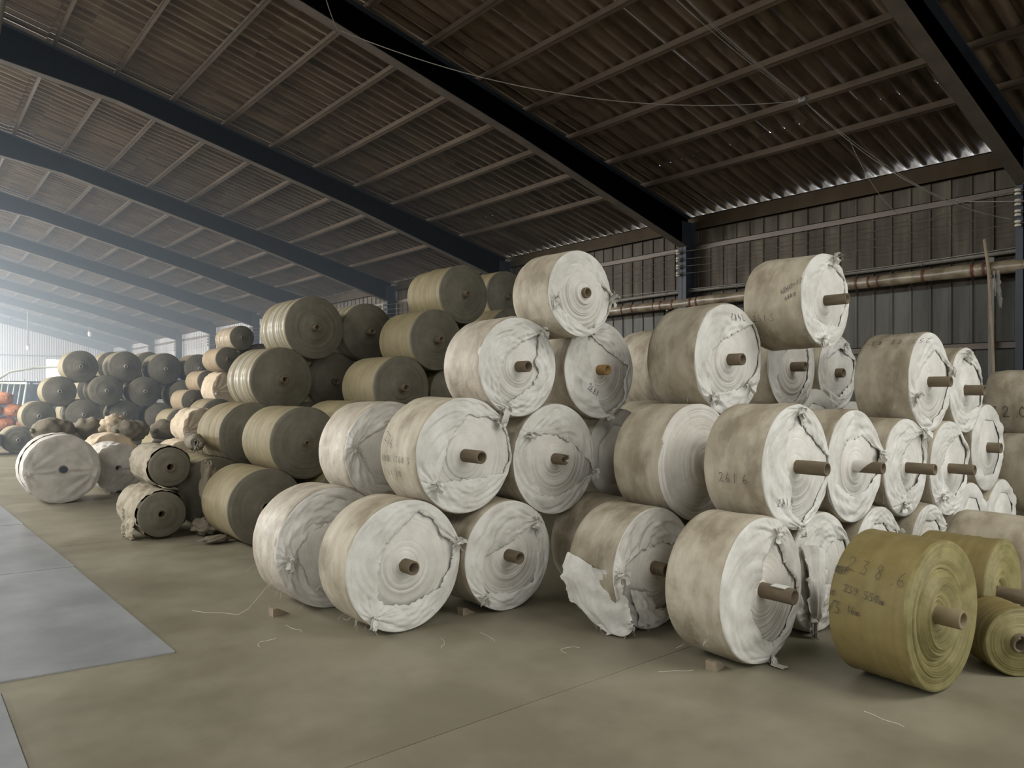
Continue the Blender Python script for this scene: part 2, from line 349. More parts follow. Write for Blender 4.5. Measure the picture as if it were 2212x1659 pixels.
nw.add([(.8, Y0, 3.9), (10.4, Y0, 3.9), (10.4, Y0, roof_z(10.4) + .14), (9.6, Y0, roof_z(9.6) + .14), (.8, Y0, roof_z(.8) + .14)], [(0, 1, 2, 3, 4)])
nw.build('gable_cladding', M_WALLL, wall_near, False)

# plates lying on the floor at the aisle
mats_xy = [([(-1.6, 5.18), (1.313, 4.84), (1.24, 7.765), (-1.6, 7.97)], 'grey floor plate with its corner pointing out into the aisle'),
           ([(-1.6, 7.985), (1.25, 7.78), (1.16, 10.64), (-1.6, 10.78)], 'grey floor plate between the corner plate and the pale far plate'),
           ([(-1.6, 10.8), (1.17, 10.66), (1.08, 13.5), (-1.6, 13.6)], 'pale shiny floor plate nearest the big grey wrapped roll'),
           ([(-1.6, 13.62), (1.09, 13.52), (1.0, 16.4), (-1.6, 16.4)], 'farthest grey floor plate, leading towards the rolls by the orange sacks'),
           ([(-2.2, 2.1), (.436, 2.1), (.42, 4.78), (-2.2, 5.05)], 'dark grey floor plate set back from the aisle corner')]
for pts, lab in mats_xy:
    m = MB(); n = len(pts)
    v = [(x, y, .0005) for x, y in pts] + [(x, y, .009) for x, y in pts]
    m.add(v, [(0, 3, 2, 1), (4, 5, 6, 7)] + [(i, (i + 1) % 4, 4 + (i + 1) % 4, 4 + i) for i in range(4)])
    tag(m.build('floor_plate', M_MAT, None, False), lab, 'floor mat', 'plates along the aisle')

ROLLS={
'W1':(2.611,4.281,0.442,0.441,0.412),'W0':(2.499,5.114,0.446,0.446,0.468),'W4':(3.457,4.230,0.402,0.404,0.48),'W2':(3.100,4.280,1.148,0.414,0.49),
'W3':(3.047,5.214,1.113,0.412,0.474),'W5':(3.980,4.293,1.074,0.436,0.48),'W6':(3.573,4.253,1.785,0.375,0.457),'W7':(4.482,4.295,1.779,0.406,0.48),
'W8':(4.008,4.043,2.345,0.332,0.422),'W9':(6.116,4.808,1.825,0.421,0.48),'W10':(4.965,3.382,1.847,0.438,0.456),'W11':(6.269,3.606,1.825,0.399,0.48),
'W12':(7.447,3.782,1.791,0.391,0.48),'W13':(5.667,2.974,2.320,0.375,0.5),'W14':(6.379,2.479,1.679,0.401,0.422),'W15':(7.154,2.485,1.612,0.374,0.48),
'W16':(9.200,2.420,1.440,0.390,0.48),'W17':(4.461,3.287,1.091,0.422,0.456),'W18':(4.384,2.490,1.126,0.398,0.42),'W19':(5.181,2.507,1.078,0.399,0.48),
'W20':(5.959,2.486,1.019,0.379,0.48),'W21':(6.734,2.464,0.964,0.395,0.48),'W22':(8.761,2.273,0.789,0.390,0.503),'W23':(3.952,3.278,0.410,0.411,0.418),
'W24':(4.427,3.920,0.383,0.384,0.505),'W25':(3.922,2.442,0.435,0.431,0.383),'W26':(4.754,2.527,0.400,0.400,0.48),'W27':(5.539,2.508,0.381,0.381,0.48),
'W28':(6.285,2.445,0.356,0.357,0.48),'W29':(6.063,1.631,0.365,0.366,0.512),'O1':(4.294,1.599,0.407,0.399,0.421),'O2':(5.356,1.644,0.331,0.338,0.45),
'O3':(4.845,1.410,0.194,0.193,0.27),'G1':(5.772,7.985,2.885,0.386,0.817),'G2':(7.560,9.300,3.130,0.410,0.85),'G3':(5.172,9.492,2.450,0.407,0.85),
'G4':(4.293,9.329,2.451,0.418,0.841),'G5':(5.305,7.939,2.258,0.392,0.792),'G6':(3.824,9.288,1.754,0.416,0.836),'G7':(4.745,9.685,1.741,0.417,0.85),
'G8':(4.798,7.946,1.648,0.396,0.837),'G9':(3.416,7.663,1.045,0.394,0.849),'G10':(3.371,9.116,1.070,0.397,0.857),'G11':(2.944,7.545,0.402,0.401,0.847),
'G12':(3.837,7.512,0.386,0.386,0.85),'G13':(5.625,8.028,1.573,0.360,0.85),'G16':(2.886,9.013,0.415,0.414,0.85),'G14':(2.329,8.790,0.765,0.238,0.854),
'G15':(2.215,8.659,0.269,0.268,0.943),'L1':(1.825,12.300,0.491,0.491,0.866),'L2':(2.703,13.073,0.389,0.389,0.85),'L3':(3.008,14.905,0.425,0.425,0.85),
'C1':(5.699,16.690,1.670,0.398,0.875),'C2':(4.436,14.483,0.926,0.370,0.87),'C3':(3.932,13.780,0.374,0.374,0.846),'B1':(5.527,18.831,1.376,0.274,0.957),
'B2':(5.810,18.571,1.850,0.268,0.959),'B3':(5.493,16.278,2.304,0.259,0.945),'B4':(5.747,16.132,2.764,0.264,0.942),'B0':(5.621,20.348,0.830,0.255,0.937),
'B5':(5.698,22.429,0.257,0.257,0.95),'F1':(3.818,22.918,2.279,0.431,0.85),'F2':(3.316,22.853,1.606,0.405,0.85),'F3':(4.898,22.843,2.301,0.419,0.85),
'F4':(4.846,24.192,2.343,0.421,0.85),'F5':(5.947,22.864,2.261,0.447,0.85),'F6':(5.834,24.201,2.378,0.418,0.85),'F7':(6.881,22.854,2.285,0.422,0.85),
'F8':(4.389,22.641,1.628,0.421,0.85),'F9':(4.356,24.208,1.653,0.420,0.85),'F10':(5.375,22.746,1.605,0.420,0.85),'F11':(6.465,22.845,1.520,0.420,0.85),
'F12':(2.840,22.750,0.962,0.392,0.85),'F13':(3.856,22.734,0.981,0.413,0.85),'F14':(4.868,22.783,0.987,0.375,0.85),'F15':(5.774,22.688,0.902,0.384,0.85),
'F16':(2.397,22.853,0.355,0.355,0.85),'F17':(1.673,22.692,0.366,0.367,0.85),'F18':(3.343,22.797,0.376,0.376,0.85),'F19':(4.395,22.800,0.386,0.386,0.85),
'F20':(5.115,22.692,0.327,0.327,0.85),'H1':(4.883,3.350,0.392,0.392,0.48),'H2':(5.673,3.400,0.394,0.395,0.48),'H3':(6.483,3.500,0.412,0.412,0.48),
'H4':(7.326,3.600,0.430,0.429,0.48),'H5':(8.301,3.700,0.409,0.409,0.48),'H6':(5.275,3.500,1.074,0.390,0.48),'H7':(6.046,3.600,1.076,0.379,0.48),
'H8':(6.863,3.700,1.190,0.443,0.48),'H9':(7.846,3.800,1.093,0.409,0.48),'H10':(5.305,4.500,0.398,0.399,0.48),'H12':(4.841,4.400,1.053,0.400,0.48),
'H13':(5.690,4.500,1.110,0.407,0.48),'H11':(6.116,4.500,0.409,0.409,0.48),'H52':(6.543,4.500,1.110,0.408,0.48),'H53':(6.968,4.500,0.408,0.409,0.48),
'H14':(7.302,2.500,0.401,0.401,0.48),'H15':(8.094,2.500,0.386,0.387,0.48),'H17':(10.264,2.400,0.408,0.408,0.48),'H16':(9.452,2.400,0.400,0.400,0.48),
'H18':(7.728,2.500,1.087,0.401,0.48),'H20':(4.620,7.900,0.393,0.393,0.85),'H21':(5.789,8.000,0.409,0.409,0.85),'H22':(6.664,8.100,0.406,0.406,0.85),
'H23':(7.657,8.200,0.401,0.401,0.85),'H24':(4.218,7.900,1.088,0.406,0.85),'H25':(5.186,8.000,0.950,0.398,0.85),'H26':(6.231,8.100,1.098,0.406,0.85),
'H27':(7.169,8.200,1.043,0.402,0.85),'H28':(6.744,8.200,1.722,0.396,0.85),'H29':(6.090,8.100,2.170,0.394,0.85),'H30':(7.100,8.600,2.440,0.409,0.85),
'H44':(7.551,8.200,1.763,0.408,0.85),'H45':(8.049,8.200,1.112,0.408,0.85),'H46':(8.470,8.200,0.408,0.408,0.85),'H31':(3.812,9.400,0.400,0.401,0.85),
'H32':(4.765,9.500,0.409,0.409,0.85),'H33':(4.274,9.500,1.064,0.404,0.85),'H34':(5.243,9.600,1.078,0.409,0.85),'H35':(5.719,9.700,0.409,0.409,0.85),
'H47':(5.657,9.700,1.789,0.410,0.85),'H54':(6.134,9.700,1.118,0.409,0.85),'H55':(6.552,9.700,0.410,0.410,0.85),'H36':(4.908,15.231,0.362,0.363,0.866),
'H37':(5.688,15.900,0.414,0.414,0.85),'H38':(5.195,15.957,1.061,0.390,0.85),'H41':(6.217,16.200,1.048,0.408,0.85),'H42':(6.729,16.200,0.408,0.408,0.85),
'H39':(6.322,22.500,0.373,0.374,0.85),'H40':(7.064,22.700,0.365,0.366,0.85),'H48':(7.319,22.700,1.107,0.416,0.85),'H49':(7.619,22.900,1.883,0.413,0.85),
'H50':(7.861,22.700,0.433,0.432,0.85),'H51':(8.139,22.700,1.235,0.411,0.85),'H58':(8.000,8.600,2.440,0.409,0.85),'H60':(6.270,16.300,2.270,0.400,0.85),
'H61':(6.780,16.300,1.640,0.400,0.85),'H62':(4.885,18.750,0.318,0.317,0.95),'H63':(5.525,18.750,0.318,0.317,0.95),'H64':(6.165,18.750,0.318,0.317,0.95),
'H65':(5.207,18.750,0.869,0.317,0.95),'H66':(5.847,18.750,0.869,0.317,0.95),'H67':(6.485,18.750,0.869,0.317,0.95),'H68':(6.800,18.750,0.318,0.317,0.95),
'H69':(6.095,18.750,1.376,0.270,0.95),'H70':(5.280,20.350,0.340,0.338,0.9),'H71':(5.970,20.350,0.340,0.338,0.9),'H80':(3.500,24.250,0.380,0.378,0.8),
'H81':(4.360,24.250,0.380,0.378,0.8),'H82':(5.250,24.250,0.380,0.378,0.8),'H83':(6.100,24.250,0.380,0.378,0.8),'H84':(3.900,24.250,1.000,0.378,0.8),
'H85':(4.820,24.250,1.000,0.378,0.8),'H86':(5.760,24.250,1.000,0.378,0.8),'H87':(5.360,24.250,1.720,0.378,0.8),'H88':(6.320,24.250,1.740,0.378,0.8),
'H72':(9.860,2.400,1.040,0.350,0.48),
}
FLAPS={
'W1':([(0.21,0.80),(-0.13,0.53),(-0.38,0.32),(-0.47,-0.04),(-0.48,-0.41),(-0.36,-0.53),(0.05,-0.60),(0.60,-0.44),(0.82,-0.11),(0.86,0.23),(0.64,0.39),(0.50,0.63)],[(-0.59,-0.68),(0.93,0.26)]),
'W2':([(0.04,0.69),(-0.14,0.49),(-0.35,0.27),(-0.41,0.02),(-0.60,-0.42),(0.36,-0.40),(0.81,-0.35),(0.96,-0.14),(0.96,0.12),(0.79,0.56),(0.51,0.63)],[(-0.65,-0.45),(0.74,0.63)]),
'W4':([(0.63,0.55),(0.00,0.22),(-0.54,0.05),(-0.61,-0.23),(-0.57,-0.58),(0.00,-0.69),(0.56,-0.57),(0.67,-0.12)],[(0.63,0.58),(-0.61,-0.62)]),
'W5':([(-0.55,0.46),(0.01,0.43),(0.51,0.21),(0.86,-0.12),(0.93,-0.28),(0.60,-0.48),(0.09,-0.68),(-0.32,-0.64),(-0.63,-0.21),(-0.74,0.24)],[(-0.65,0.48),(0.92,-0.30)]),
'W6':([(0.52,0.69),(0.02,0.46),(-0.34,0.24),(-0.46,-0.02),(-0.50,-0.41),(-0.41,-0.75),(-0.04,-0.59),(0.36,-0.36),(0.52,-0.12),(0.42,0.07),(0.49,0.43)],[(0.54,0.74),(-0.41,-0.80)]),
'W7':([(-0.38,0.73),(-0.37,0.47),(-0.18,-0.23),(-0.04,-0.66),(0.13,-0.90),(0.48,-0.76),(0.73,-0.59),(0.70,-0.23),(0.84,0.10),(0.27,0.37),(-0.04,0.55)],[(-0.36,0.78),(0.20,-0.93)]),
'W8':([(-0.87,-0.17),(-0.51,0.13),(0.27,0.48),(0.51,0.35),(0.90,0.11),(0.97,-0.02),(0.91,-0.32),(0.70,-0.62),(0.24,-0.81),(-0.25,-0.60),(-0.65,-0.39)],[(-0.87,-0.20),(0.97,-0.02)]),
'W10':([(0.70,0.67),(-0.19,0.35),(-0.51,0.15),(-0.61,-0.60),(-0.19,-0.57),(0.31,-0.51),(0.83,-0.21),(0.95,0.20),(0.80,0.56)],[(-0.61,-0.64),(0.48,-0.46)]),
'W11':([(0.36,0.79),(-0.07,0.54),(-0.46,0.16),(-0.68,-0.25),(-0.46,-0.66),(0.16,-0.79),(0.64,-0.28),(0.73,0.19),(0.60,0.57)],[(0.40,0.86)]),
'W12':([(0.12,0.65),(-0.55,0.35),(-0.64,-0.36),(0.03,-0.65),(0.72,-0.26),(0.91,0.33)],[(0.27,0.73)]),
'W13':([(0.06,0.77),(-0.25,0.47),(-0.47,-0.00),(-0.54,-0.39),(-0.10,-0.51),(0.53,-0.52),(0.85,-0.02),(0.77,0.49),(0.37,0.73)],[(0.24,0.94),(-0.25,-0.83)]),
'W14':([(0.24,0.64),(-0.37,0.33),(-0.71,-0.03),(-0.46,-0.60),(0.06,-0.83),(0.60,-0.54),(0.93,-0.02),(0.79,0.36)],[(0.93,0.26),(-0.79,-0.28)]),
'W15':([(-0.24,0.75),(-0.46,0.41),(-0.35,-0.17),(-0.14,-0.55),(0.88,-0.35),(0.95,0.20),(0.54,0.56)],[(-0.24,0.84)]),
'W18':([(-0.03,0.81),(-0.30,0.53),(-0.35,0.13),(-0.19,-0.31),(-0.19,-0.68),(0.08,-0.91),(0.48,-0.66),(0.89,-0.25),(0.96,0.11),(0.54,0.38),(0.19,0.63)],[(-0.03,0.92),(-0.03,-0.96)]),
'W19':([(0.26,0.52),(-0.34,0.45),(-0.60,0.15),(-0.66,-0.25),(-0.14,-0.52),(0.40,-0.47),(0.82,-0.20),(0.86,0.23)],[(0.90,0.19)]),
'W20':([(0.67,0.69),(0.06,0.45),(-0.28,0.17),(-0.28,-0.19),(-0.03,-0.50),(0.49,-0.36),(0.85,0.11)],[(0.66,0.71),(-0.28,-0.70)]),
'W21':([(0.48,0.70),(-0.11,0.45),(-0.48,0.02),(-0.30,-0.30),(0.28,-0.61),(0.78,-0.26),(0.89,0.33)],[(-0.57,-0.54)]),
'W25':([(0.24,0.66),(-0.00,0.34),(-0.09,0.02),(-0.33,-0.21),(-0.05,-0.63),(0.24,-0.78),(0.55,-0.61),(0.77,-0.32),(0.86,-0.02),(0.55,0.26),(0.41,0.52)],[(0.24,0.77),(0.08,-0.91)]),
'W23':([(-0.87,0.08),(-0.35,0.32),(0.15,0.39),(0.50,0.34),(0.68,0.09),(0.68,-0.48),(0.24,-0.69),(-0.35,-0.69),(-0.72,-0.35)],[(-0.87,0.06)]),
'W26':([(0.45,0.49),(0.75,0.43),(0.86,0.31),(0.84,-0.05),(0.41,-0.28),(-0.24,-0.17),(-0.32,0.16),(0.08,0.31)],[(-0.47,-0.57)]),
'W0':([(-0.65,-0.01),(-0.39,0.31),(0.02,0.46),(0.45,0.21),(0.58,-0.24),(0.45,-0.65),(-0.04,-0.84),(-0.45,-0.50)],[(-0.76,-0.10)]),
'W3':([(-0.75,0.18),(-0.43,0.37),(0.01,0.59),(0.39,0.25),(0.54,-0.16),(0.39,-0.48),(0.01,-0.65),(-0.36,-0.56),(-0.57,-0.10)],[(-0.80,0.17)]),
}
# ------------------------------------------------------------------ the rolls
def lathe(prof, n, R, dr=None):
    """prof: (y, r) list -> grid round the Y axis, centre at z=R"""
    ph = np.linspace(0, 2 * np.pi, n, endpoint=False); P = np.zeros((n, len(prof), 3))
    for j, (y, r) in enumerate(prof):
        rr = r + (0 if dr is None else dr(ph, y))
        P[:, j, 0] = rr * np.cos(ph); P[:, j, 1] = y; P[:, j, 2] = R + rr * np.sin(ph)
    return P
def poly_radius(poly, ph):
    """star-shaped radius of a polygon given as points round the origin"""
    pts = sorted((math.atan2(b, a) % (2 * math.pi), a, b) for a, b in poly)
    out = np.zeros(len(ph))
    for i, p in enumerate(ph):
        p = p % (2 * math.pi); k = next((j for j in range(len(pts)) if pts[j][0] > p), 0)
        (t0, x0, y0), (t1, x1, y1) = pts[k - 1], pts[k]
        dx, dy = math.cos(p), math.sin(p); ex, ey = x1 - x0, y1 - y0
        den = dx * ey - dy * ex
        r0, r1 = math.hypot(x0, y0), math.hypot(x1, y1)
        rho = (x0 * ey - y0 * ex) / den if abs(den) > 1e-6 else .5 * (r0 + r1)
        out[i] = min(max(rho, .75 * min(r0, r1), .16), max(r0, r1) * 1.05, .97)
    return out
def strand(m, p, d, ln, rng, r=.0011, droop=.6, n=6):
    pts = [np.array(p, float)]; d = np.array(d, float)
    for i in range(n):
        d = d + rng.normal(0, .35, 3) + np.array([0, 0, -droop * .35]); d /= np.linalg.norm(d)
        q = pts[-1] + d * ln / n
        pts.append(q)
    m.tube(pts, r, 3, cap=False)
def tuft(parent, x, y, z, rng, size=.05, tail=0.0, zmin=None):
    """knotted gather of cloth: crumpled petals (the knot) and its frayed strands"""
    m = MB(); c = np.array([x, y, z])
    for k in range(9):
        a = rng.uniform(0, 6.28); d = np.array([math.cos(a), -rng.uniform(.35, 1.2), math.sin(a)]); d /= np.linalg.norm(d)
        s = np.cross(d, rng.normal(0, 1, 3)); s /= np.linalg.norm(s); ln = size * rng.uniform(.5, 1.1); w = size * rng.uniform(.16, .32)
        P = np.zeros((5, 3, 3))
        for i in range(5):
            t = i / 4; cc = c + d * ln * t + np.array([0, 0, -.35 * ln * t * t]) + rng.normal(0, .0025, 3)
            for j in (-1, 0, 1): P[i, j + 1] = cc + s * j * w * (.35 + t) + d * (.006 if j == 0 else 0) + rng.normal(0, .002, 3)
        m.grid(P)
    if tail:
        P = np.zeros((7, 5, 3)); dr = rng.uniform(-.4, .4)
        for i in range(7):
            t = i / 6; cc = c + np.array([dr * tail * t, -.012 - .02 * math.sin(3 * t), -tail * t])
            if zmin is not None and cc[2] < zmin: cc[2] = zmin; cc[1] -= .03 * (i - 3)
            for j in range(5): P[i, j] = cc + np.array([(j - 2) * (.006 + .012 * t), .008 * math.sin(j * 2.6 + 4 * t), 0]) + rng.normal(0, .002, 3)
        m.grid(P)
    k = m.build('tie_knot', M_FLAP, parent)
    f = MB()
    for i in range(12):
        a = rng.uniform(0, 6.28); strand(f, c + rng.normal(0, size * .25, 3), (math.cos(a), -.7, math.sin(a)), size * rng.uniform(.7, 1.5), rng, .0009)
    f.build('frayed_threads', M_THREAD, k, False)

GLY = {'0': [[(.5, 1), (.15, .7), (.15, .3), (.5, 0), (.85, .3), (.85, .7), (.5, 1)]], '1': [[(.55, 1), (.45, 0)]],
 '2': [[(.1, .75), (.3, 1), (.7, .95), (.75, .65), (.4, .3), (.1, 0), (.5, .1), (.95, .05)]], '3': [[(.1, .95), (.7, .95), (.35, .55), (.75, .4), (.6, .05), (.1, .08)]],
 '4': [[(.5, 1), (.1, .4), (.9, .42)], [(.65, .75), (.6, 0)]], '5': [[(.8, .98), (.3, .98), (.2, .55), (.65, .55), (.75, .2), (.4, 0), (.1, .1)]],
 '6': [[(.65, 1), (.3, .6), (.15, .25), (.45, 0), (.8, .2), (.6, .48), (.2, .32)]], '7': [[(.1, .95), (.85, .95), (.4, 0)]],
 '8': [[(.7, .85), (.4, 1), (.25, .75), (.75, .3), (.5, 0), (.2, .2), (.75, .8)]], '9': [[(.8, .8), (.5, 1), (.2, .75), (.5, .5), (.8, .8), (.7, .3), (.5, 0)]],
 '.': [[(.4, .0), (.55, .08)]], '/': [[(.9, 1), (.05, 0)]], 'N': [[(.15, 0), (.2, 1), (.8, 0), (.85, 1)]], '-': [[(.1, .5), (.9, .55)]], ' ': [],
 'k': [[(.2, 1), (.2, 0)], [(.7, .65), (.2, .35), (.75, 0)]], 'g': [[(.75, .6), (.3, .6), (.25, .3), (.7, .3), (.75, .6), (.7, -.1), (.3, -.15)]],
 'm': [[(.1, 0), (.15, .55), (.4, .5), (.45, 0)], [(.45, .4), (.7, .55), (.85, 0)]],
 'L': [[(.0, .85), (1, .85)], [(.5, 1.05), (.5, .5)], [(.48, .8), (.1, .5)], [(.52, .8), (.95, .5)], [(.2, .42), (.8, .42), (.5, .25), (.5, -.05), (.35, .02)], [(.05, .22), (.95, .22)]],
 'C': [[(.25, .55), (.25, 1), (.75, 1), (.75, .55), (.25, .55)], [(.25, .78), (.75, .78)], [(.12, 0), (.12, .45), (.88, .45), (.88, 0), (.12, 0)], [(.12, .22), (.88, .22)]],
 'P': [[(.1, .95), (.9, .95)], [(.3, .82), (.38, .62)], [(.72, .82), (.62, .62)], [(.0, .5), (1, .5)], [(.5, .95), (.5, -.05)]],
 'G': [[(.1, 1), (.45, 1), (.45, .75), (.1, .75), (.1, .5), (.5, .5), (.45, .1), (.3, .05)], [(.75, 1), (.75, 0)]],
 'W': [[(.1, .95), (.9, .95)], [(.15, .55), (.85, .55)], [(.05, .05), (.95, .05)], [(.5, .95), (.5, .05)]],
 'S': [[(.4, 1), (.1, .55)], [(.3, .85), (.85, .85), (.2, .1)], [(.3, .65), (.9, .05)]]}
def text_strokes(txt, size, adv=.82):
    x = 0; out = []
    for ch in txt:
        for s in GLY[ch]: out.append([(x + a * size * .62, b * size) for a, b in s])
        x += size * adv * (.5 if ch == '.' else 1)
    return out, x
def ribbon(m, P, nrm, w):
    P = np.asarray(P, float); Q = [P[0]]
    for a, b in zip(P[:-1], P[1:]):
        n = max(1, int(np.linalg.norm(b - a) / .02))
        for i in range(1, n + 1): Q.append(a + (b - a) * i / n)
    return np.array(Q)
def write_side(parent, txt, R, y0, phi0, size, w=.006, lift=.006, flip=False, adv=.82, tilt=0.0):
    """handwriting on the curved side; reads towards the face (-Y); phi0 in degrees (180 = level, 90 = top)"""
    st, wd = text_strokes(txt, size, adv); m = MB()
    for s in st:
        pts = np.array(s)
        if flip: pts = np.array([(wd - a, size - b) for a, b in s])
        pts[:, 1] += pts[:, 0] * tilt
        q = [pts[0]]
        for a, b in zip(pts[:-1], pts[1:]):
            n = max(1, int(np.hypot(*(b - a)) / .012))
            q += [a + (b - a) * i / n for i in range(1, n + 1)]
        q = np.array(q); t = np.gradient(q, axis=0); t /= np.linalg.norm(t, axis=1)[:, None] + 1e-9
        nn = np.stack([-t[:, 1], t[:, 0]], 1) * w / 2; G = np.zeros((len(q), 2, 3))
        for j, sg in enumerate((-1, 1)):
            e = q + nn * sg; ph = math.radians(phi0) - e[:, 1] / R
            G[:, j] = np.stack([(R + lift) * np.cos(ph), y0 - e[:, 0], R + (R + lift) * np.sin(ph)], 1)
        m.grid(G)
    m.build('marking', M_INK, parent, False)
def write_face(parent, txt, R, a0, b0, size, hfun, w=.005, flip=False, ang=0.0, adv=.82):
    st, wd = text_strokes(txt, size, adv); m = MB(); ca, sa = math.cos(ang), math.sin(ang)
    for s in st:
        pts = np.array(s)
        if flip: pts = np.array([(wd - a, size - b) for a, b in s])
        q = [pts[0]]
        for a, b in zip(pts[:-1], pts[1:]):
            n = max(1, int(np.hypot(*(b - a)) / .012)); q += [a + (b - a) * i / n for i in range(1, n + 1)]
        q = np.array(q); t = np.gradient(q, axis=0); t /= np.linalg.norm(t, axis=1)[:, None] + 1e-9
        nn = np.stack([-t[:, 1], t[:, 0]], 1) * w / 2; G = np.zeros((len(q), 2, 3))
        for j, sg in enumerate((-1, 1)):
            e = q + nn * sg; X = a0 * R + e[:, 0] * ca - e[:, 1] * sa; Z = b0 * R + e[:, 0] * sa + e[:, 1] * ca
            G[:, j] = np.stack([X, -hfun(X, Z) - .004, R + Z], 1)
        m.grid(G, flip=True)
    m.build('marking', M_INK, parent, False)

def core_tube(parent, R, rt, prot, rng, mt=None, ragged=False, n=22):
    m = MB(); ri = rt * .74; e = .0
    rag = (lambda ph, y: 0) if not ragged else None
    ph = np.linspace(0, 2 * np.pi, n, endpoint=False); yo = np.full(n, -prot)
    if ragged: yo = -prot + np.abs(rng.normal(0, .035, n))
    P = np.zeros((n, 5, 3))
    for j, (r, yy) in enumerate(((rt, np.full(n, .03)), (rt, yo + .004), (rt - .003, yo), (ri, yo), (ri, np.full(n, .25)))):
        P[:, j, 0] = r * np.cos(ph); P[:, j, 1] = yy; P[:, j, 2] = R + r * np.sin(ph)
    m.grid(P, True, flip=True)
    t = m.build('core_tube', mt or M_CARD, parent)
    MB().add(np.stack([ri * np.cos(ph), np.full(n, .2), R + ri * np.sin(ph)], 1), [tuple(range(n))]).build('tube_plug', M_CARD, t, False)
    return t
def ring_face(R, rt, rng, n=96, rings=46, rough=.0035, cone=0.0, step=.0, inner=None):
    """face of the wound cloth: concentric layer edges standing unevenly proud"""
    rr = np.linspace(R - .002, rt * .98, rings); prof = [(.035, R - .003), (.004, R - .002)]; lvl = 0.0
    for i in range(1, rings):
        lvl = .8 * lvl + rng.normal(0, rough)
        if step and rng.random() < step: lvl += rng.choice([-1, 1]) * .009
        y = -lvl - cone * (1 - (rr[i] - rt) / (R - rt)) ** 1.5
        if inner and rr[i] < inner[0] * R: y += inner[1]
        prof.append((y + .0012, rr[i] + .0009)); prof.append((y, rr[i]))
    wob = sines(rng, 5, (1, 5), (0, 60))
    return lathe(prof, n, R, lambda ph, y: .0016 * wob(ph, y)), prof
def white_roll(key, label, tube=.13, rt=.048, side=None, ntail=(), cone=.0, group='white wrapped fabric rolls in the stack', ragged=False,
               tmat=None, flap=True, step=.05, detail=1, yaw=0.0, lump=1.0, film=False, threads=4, rings=46):
    X, Y, Z, R, L = ROLLS[key]; rng = np.random.default_rng(sum(ord(c) * 31 ** i for i, c in enumerate(key)) % 99991)
    t = thing('white_fabric_roll', label, 'fabric roll', group, (X, Y, Z - R), yaw)
    n = 96 if detail else 48
    P, prof = ring_face(R - .006, rt, rng, n, rings if detail else 16, .0028, cone, step)
    MB().grid(P + np.array([0, 0, .006]), True, flip=True).build('wound_fabric', M_WIND, t)
    core_tube(t, R, rt, tube + rng.normal(0, .006), rng, tmat, ragged)
    # wrapper: side + back
    w1 = sines(rng, 7, (1, 6), (2, 14)); w2 = sines(rng, 6, (8, 20), (10, 40)); amp = .0030 * lump
    ny = 14 if detail else 5
    ys = np.linspace(L, .012, ny); sp = [(L, .05), (L + .002, R * .6), (L, R - .012)] + [(y, R) for y in ys[1:-1]] + [(.012, R - .001), (.002, R - .007)]
    def dr(ph, y):
        k = 1 if .0 < y < L - .001 else .2
        return k * (amp * w1(ph, y * 1.0) + amp * .35 * w2(ph, y)) - .002
    sm = side or M_SIDE
    m = MB(); S = lathe(sp, n, R, dr); m.grid(S, True, 0)
    hfun = lambda x, z: 0.0 * x + .004
    if flap:
        poly, knots = FLAPS.get(key) or ([(.7 * math.cos(a), .7 * math.sin(a)) for a in np.linspace(.3, 5.9, 8) + rng.normal(0, .1, 8)], [(-.6, -.62), (.75, .4)])
        nf = 340 if detail else 64; nr = 28 if detail else 6
        ph = np.linspace(0, 2 * np.pi, nf, endpoint=False); rin = poly_radius(poly, ph)
        if detail: rin = np.clip(rin + rng.normal(0, .006, nf) + .012 * sines(rng, 6, (7, 30), (0, 1))(ph, 0), .15, .965)
        wr = sines(rng, 8, (2, 9), (2, 9)); wr2 = sines(rng, 6, (6, 16), (6, 18))
        def height(xn, zn, tt):
            rad = np.hypot(xn, zn); pa = np.arctan2(zn, xn)
            h = .004 + .024 * tt ** .9 * (1 - .72 * tt ** 5) + (1 - .65 * tt ** 4) * (.0055 * wr(pa, rad * 3) + .0032 * wr2(pa, rad * 4)) * np.minimum(1, tt * 4) * lump
            for (ka, kb) in knots:
                dx, dz = xn - ka, zn - kb; d = np.hypot(dx, dz); ps = np.arctan2(dz, dx)
                h = h + (.022 * (np.abs(np.cos(5.5 * ps + 3 * ka + .5 * np.sin(3 * ps))) ** .55 - .75) + .011 * (np.abs(np.cos(10 * ps + 5 * kb)) ** .6 - .7)) * np.exp(-d / .58) * np.clip(d / .10, 0, 1) * np.minimum(1, tt * 5 + .15) * (1 - .5 * tt ** 4) + .022 * np.exp(-(d / .13) ** 2)
            return h
        G = np.zeros((nf, nr, 3))
        for j in range(nr):
            tt = j / (nr - 1); rho = 1 - (1 - rin) * tt; rho = np.where(tt == 0, 1 - .007 / R, rho)
            xn, zn = rho * np.cos(ph), rho * np.sin(ph); h = height(xn, zn, np.full(nf, tt))
            if j == 0: h = np.full(nf, -.002)
            if j == nr - 1: h = h - .003
            G[:, j] = np.stack([xn * R, -h, R + zn * R], 1)
        m.grid(G, True, 1, flip=False)
        def hfun(x, z):
            xn, zn = x / R, z / R; rad = np.hypot(xn, zn); pa = np.arctan2(zn, xn); ri = poly_radius(poly, np.atleast_1d(pa)); tt = np.clip((1 - rad) / (1 - ri + 1e-6), 0, 1)
            return height(xn, zn, tt)
    m.build('wrapper', [sm, M_FLAP], t)
    if flap and detail:
        for i, (ka, kb) in enumerate(knots):
            tuft(t, ka * R, -.03, R + kb * R, rng, .06, ntail[i] if i < len(ntail) else 0.0, None if Z > R + .1 else .004)
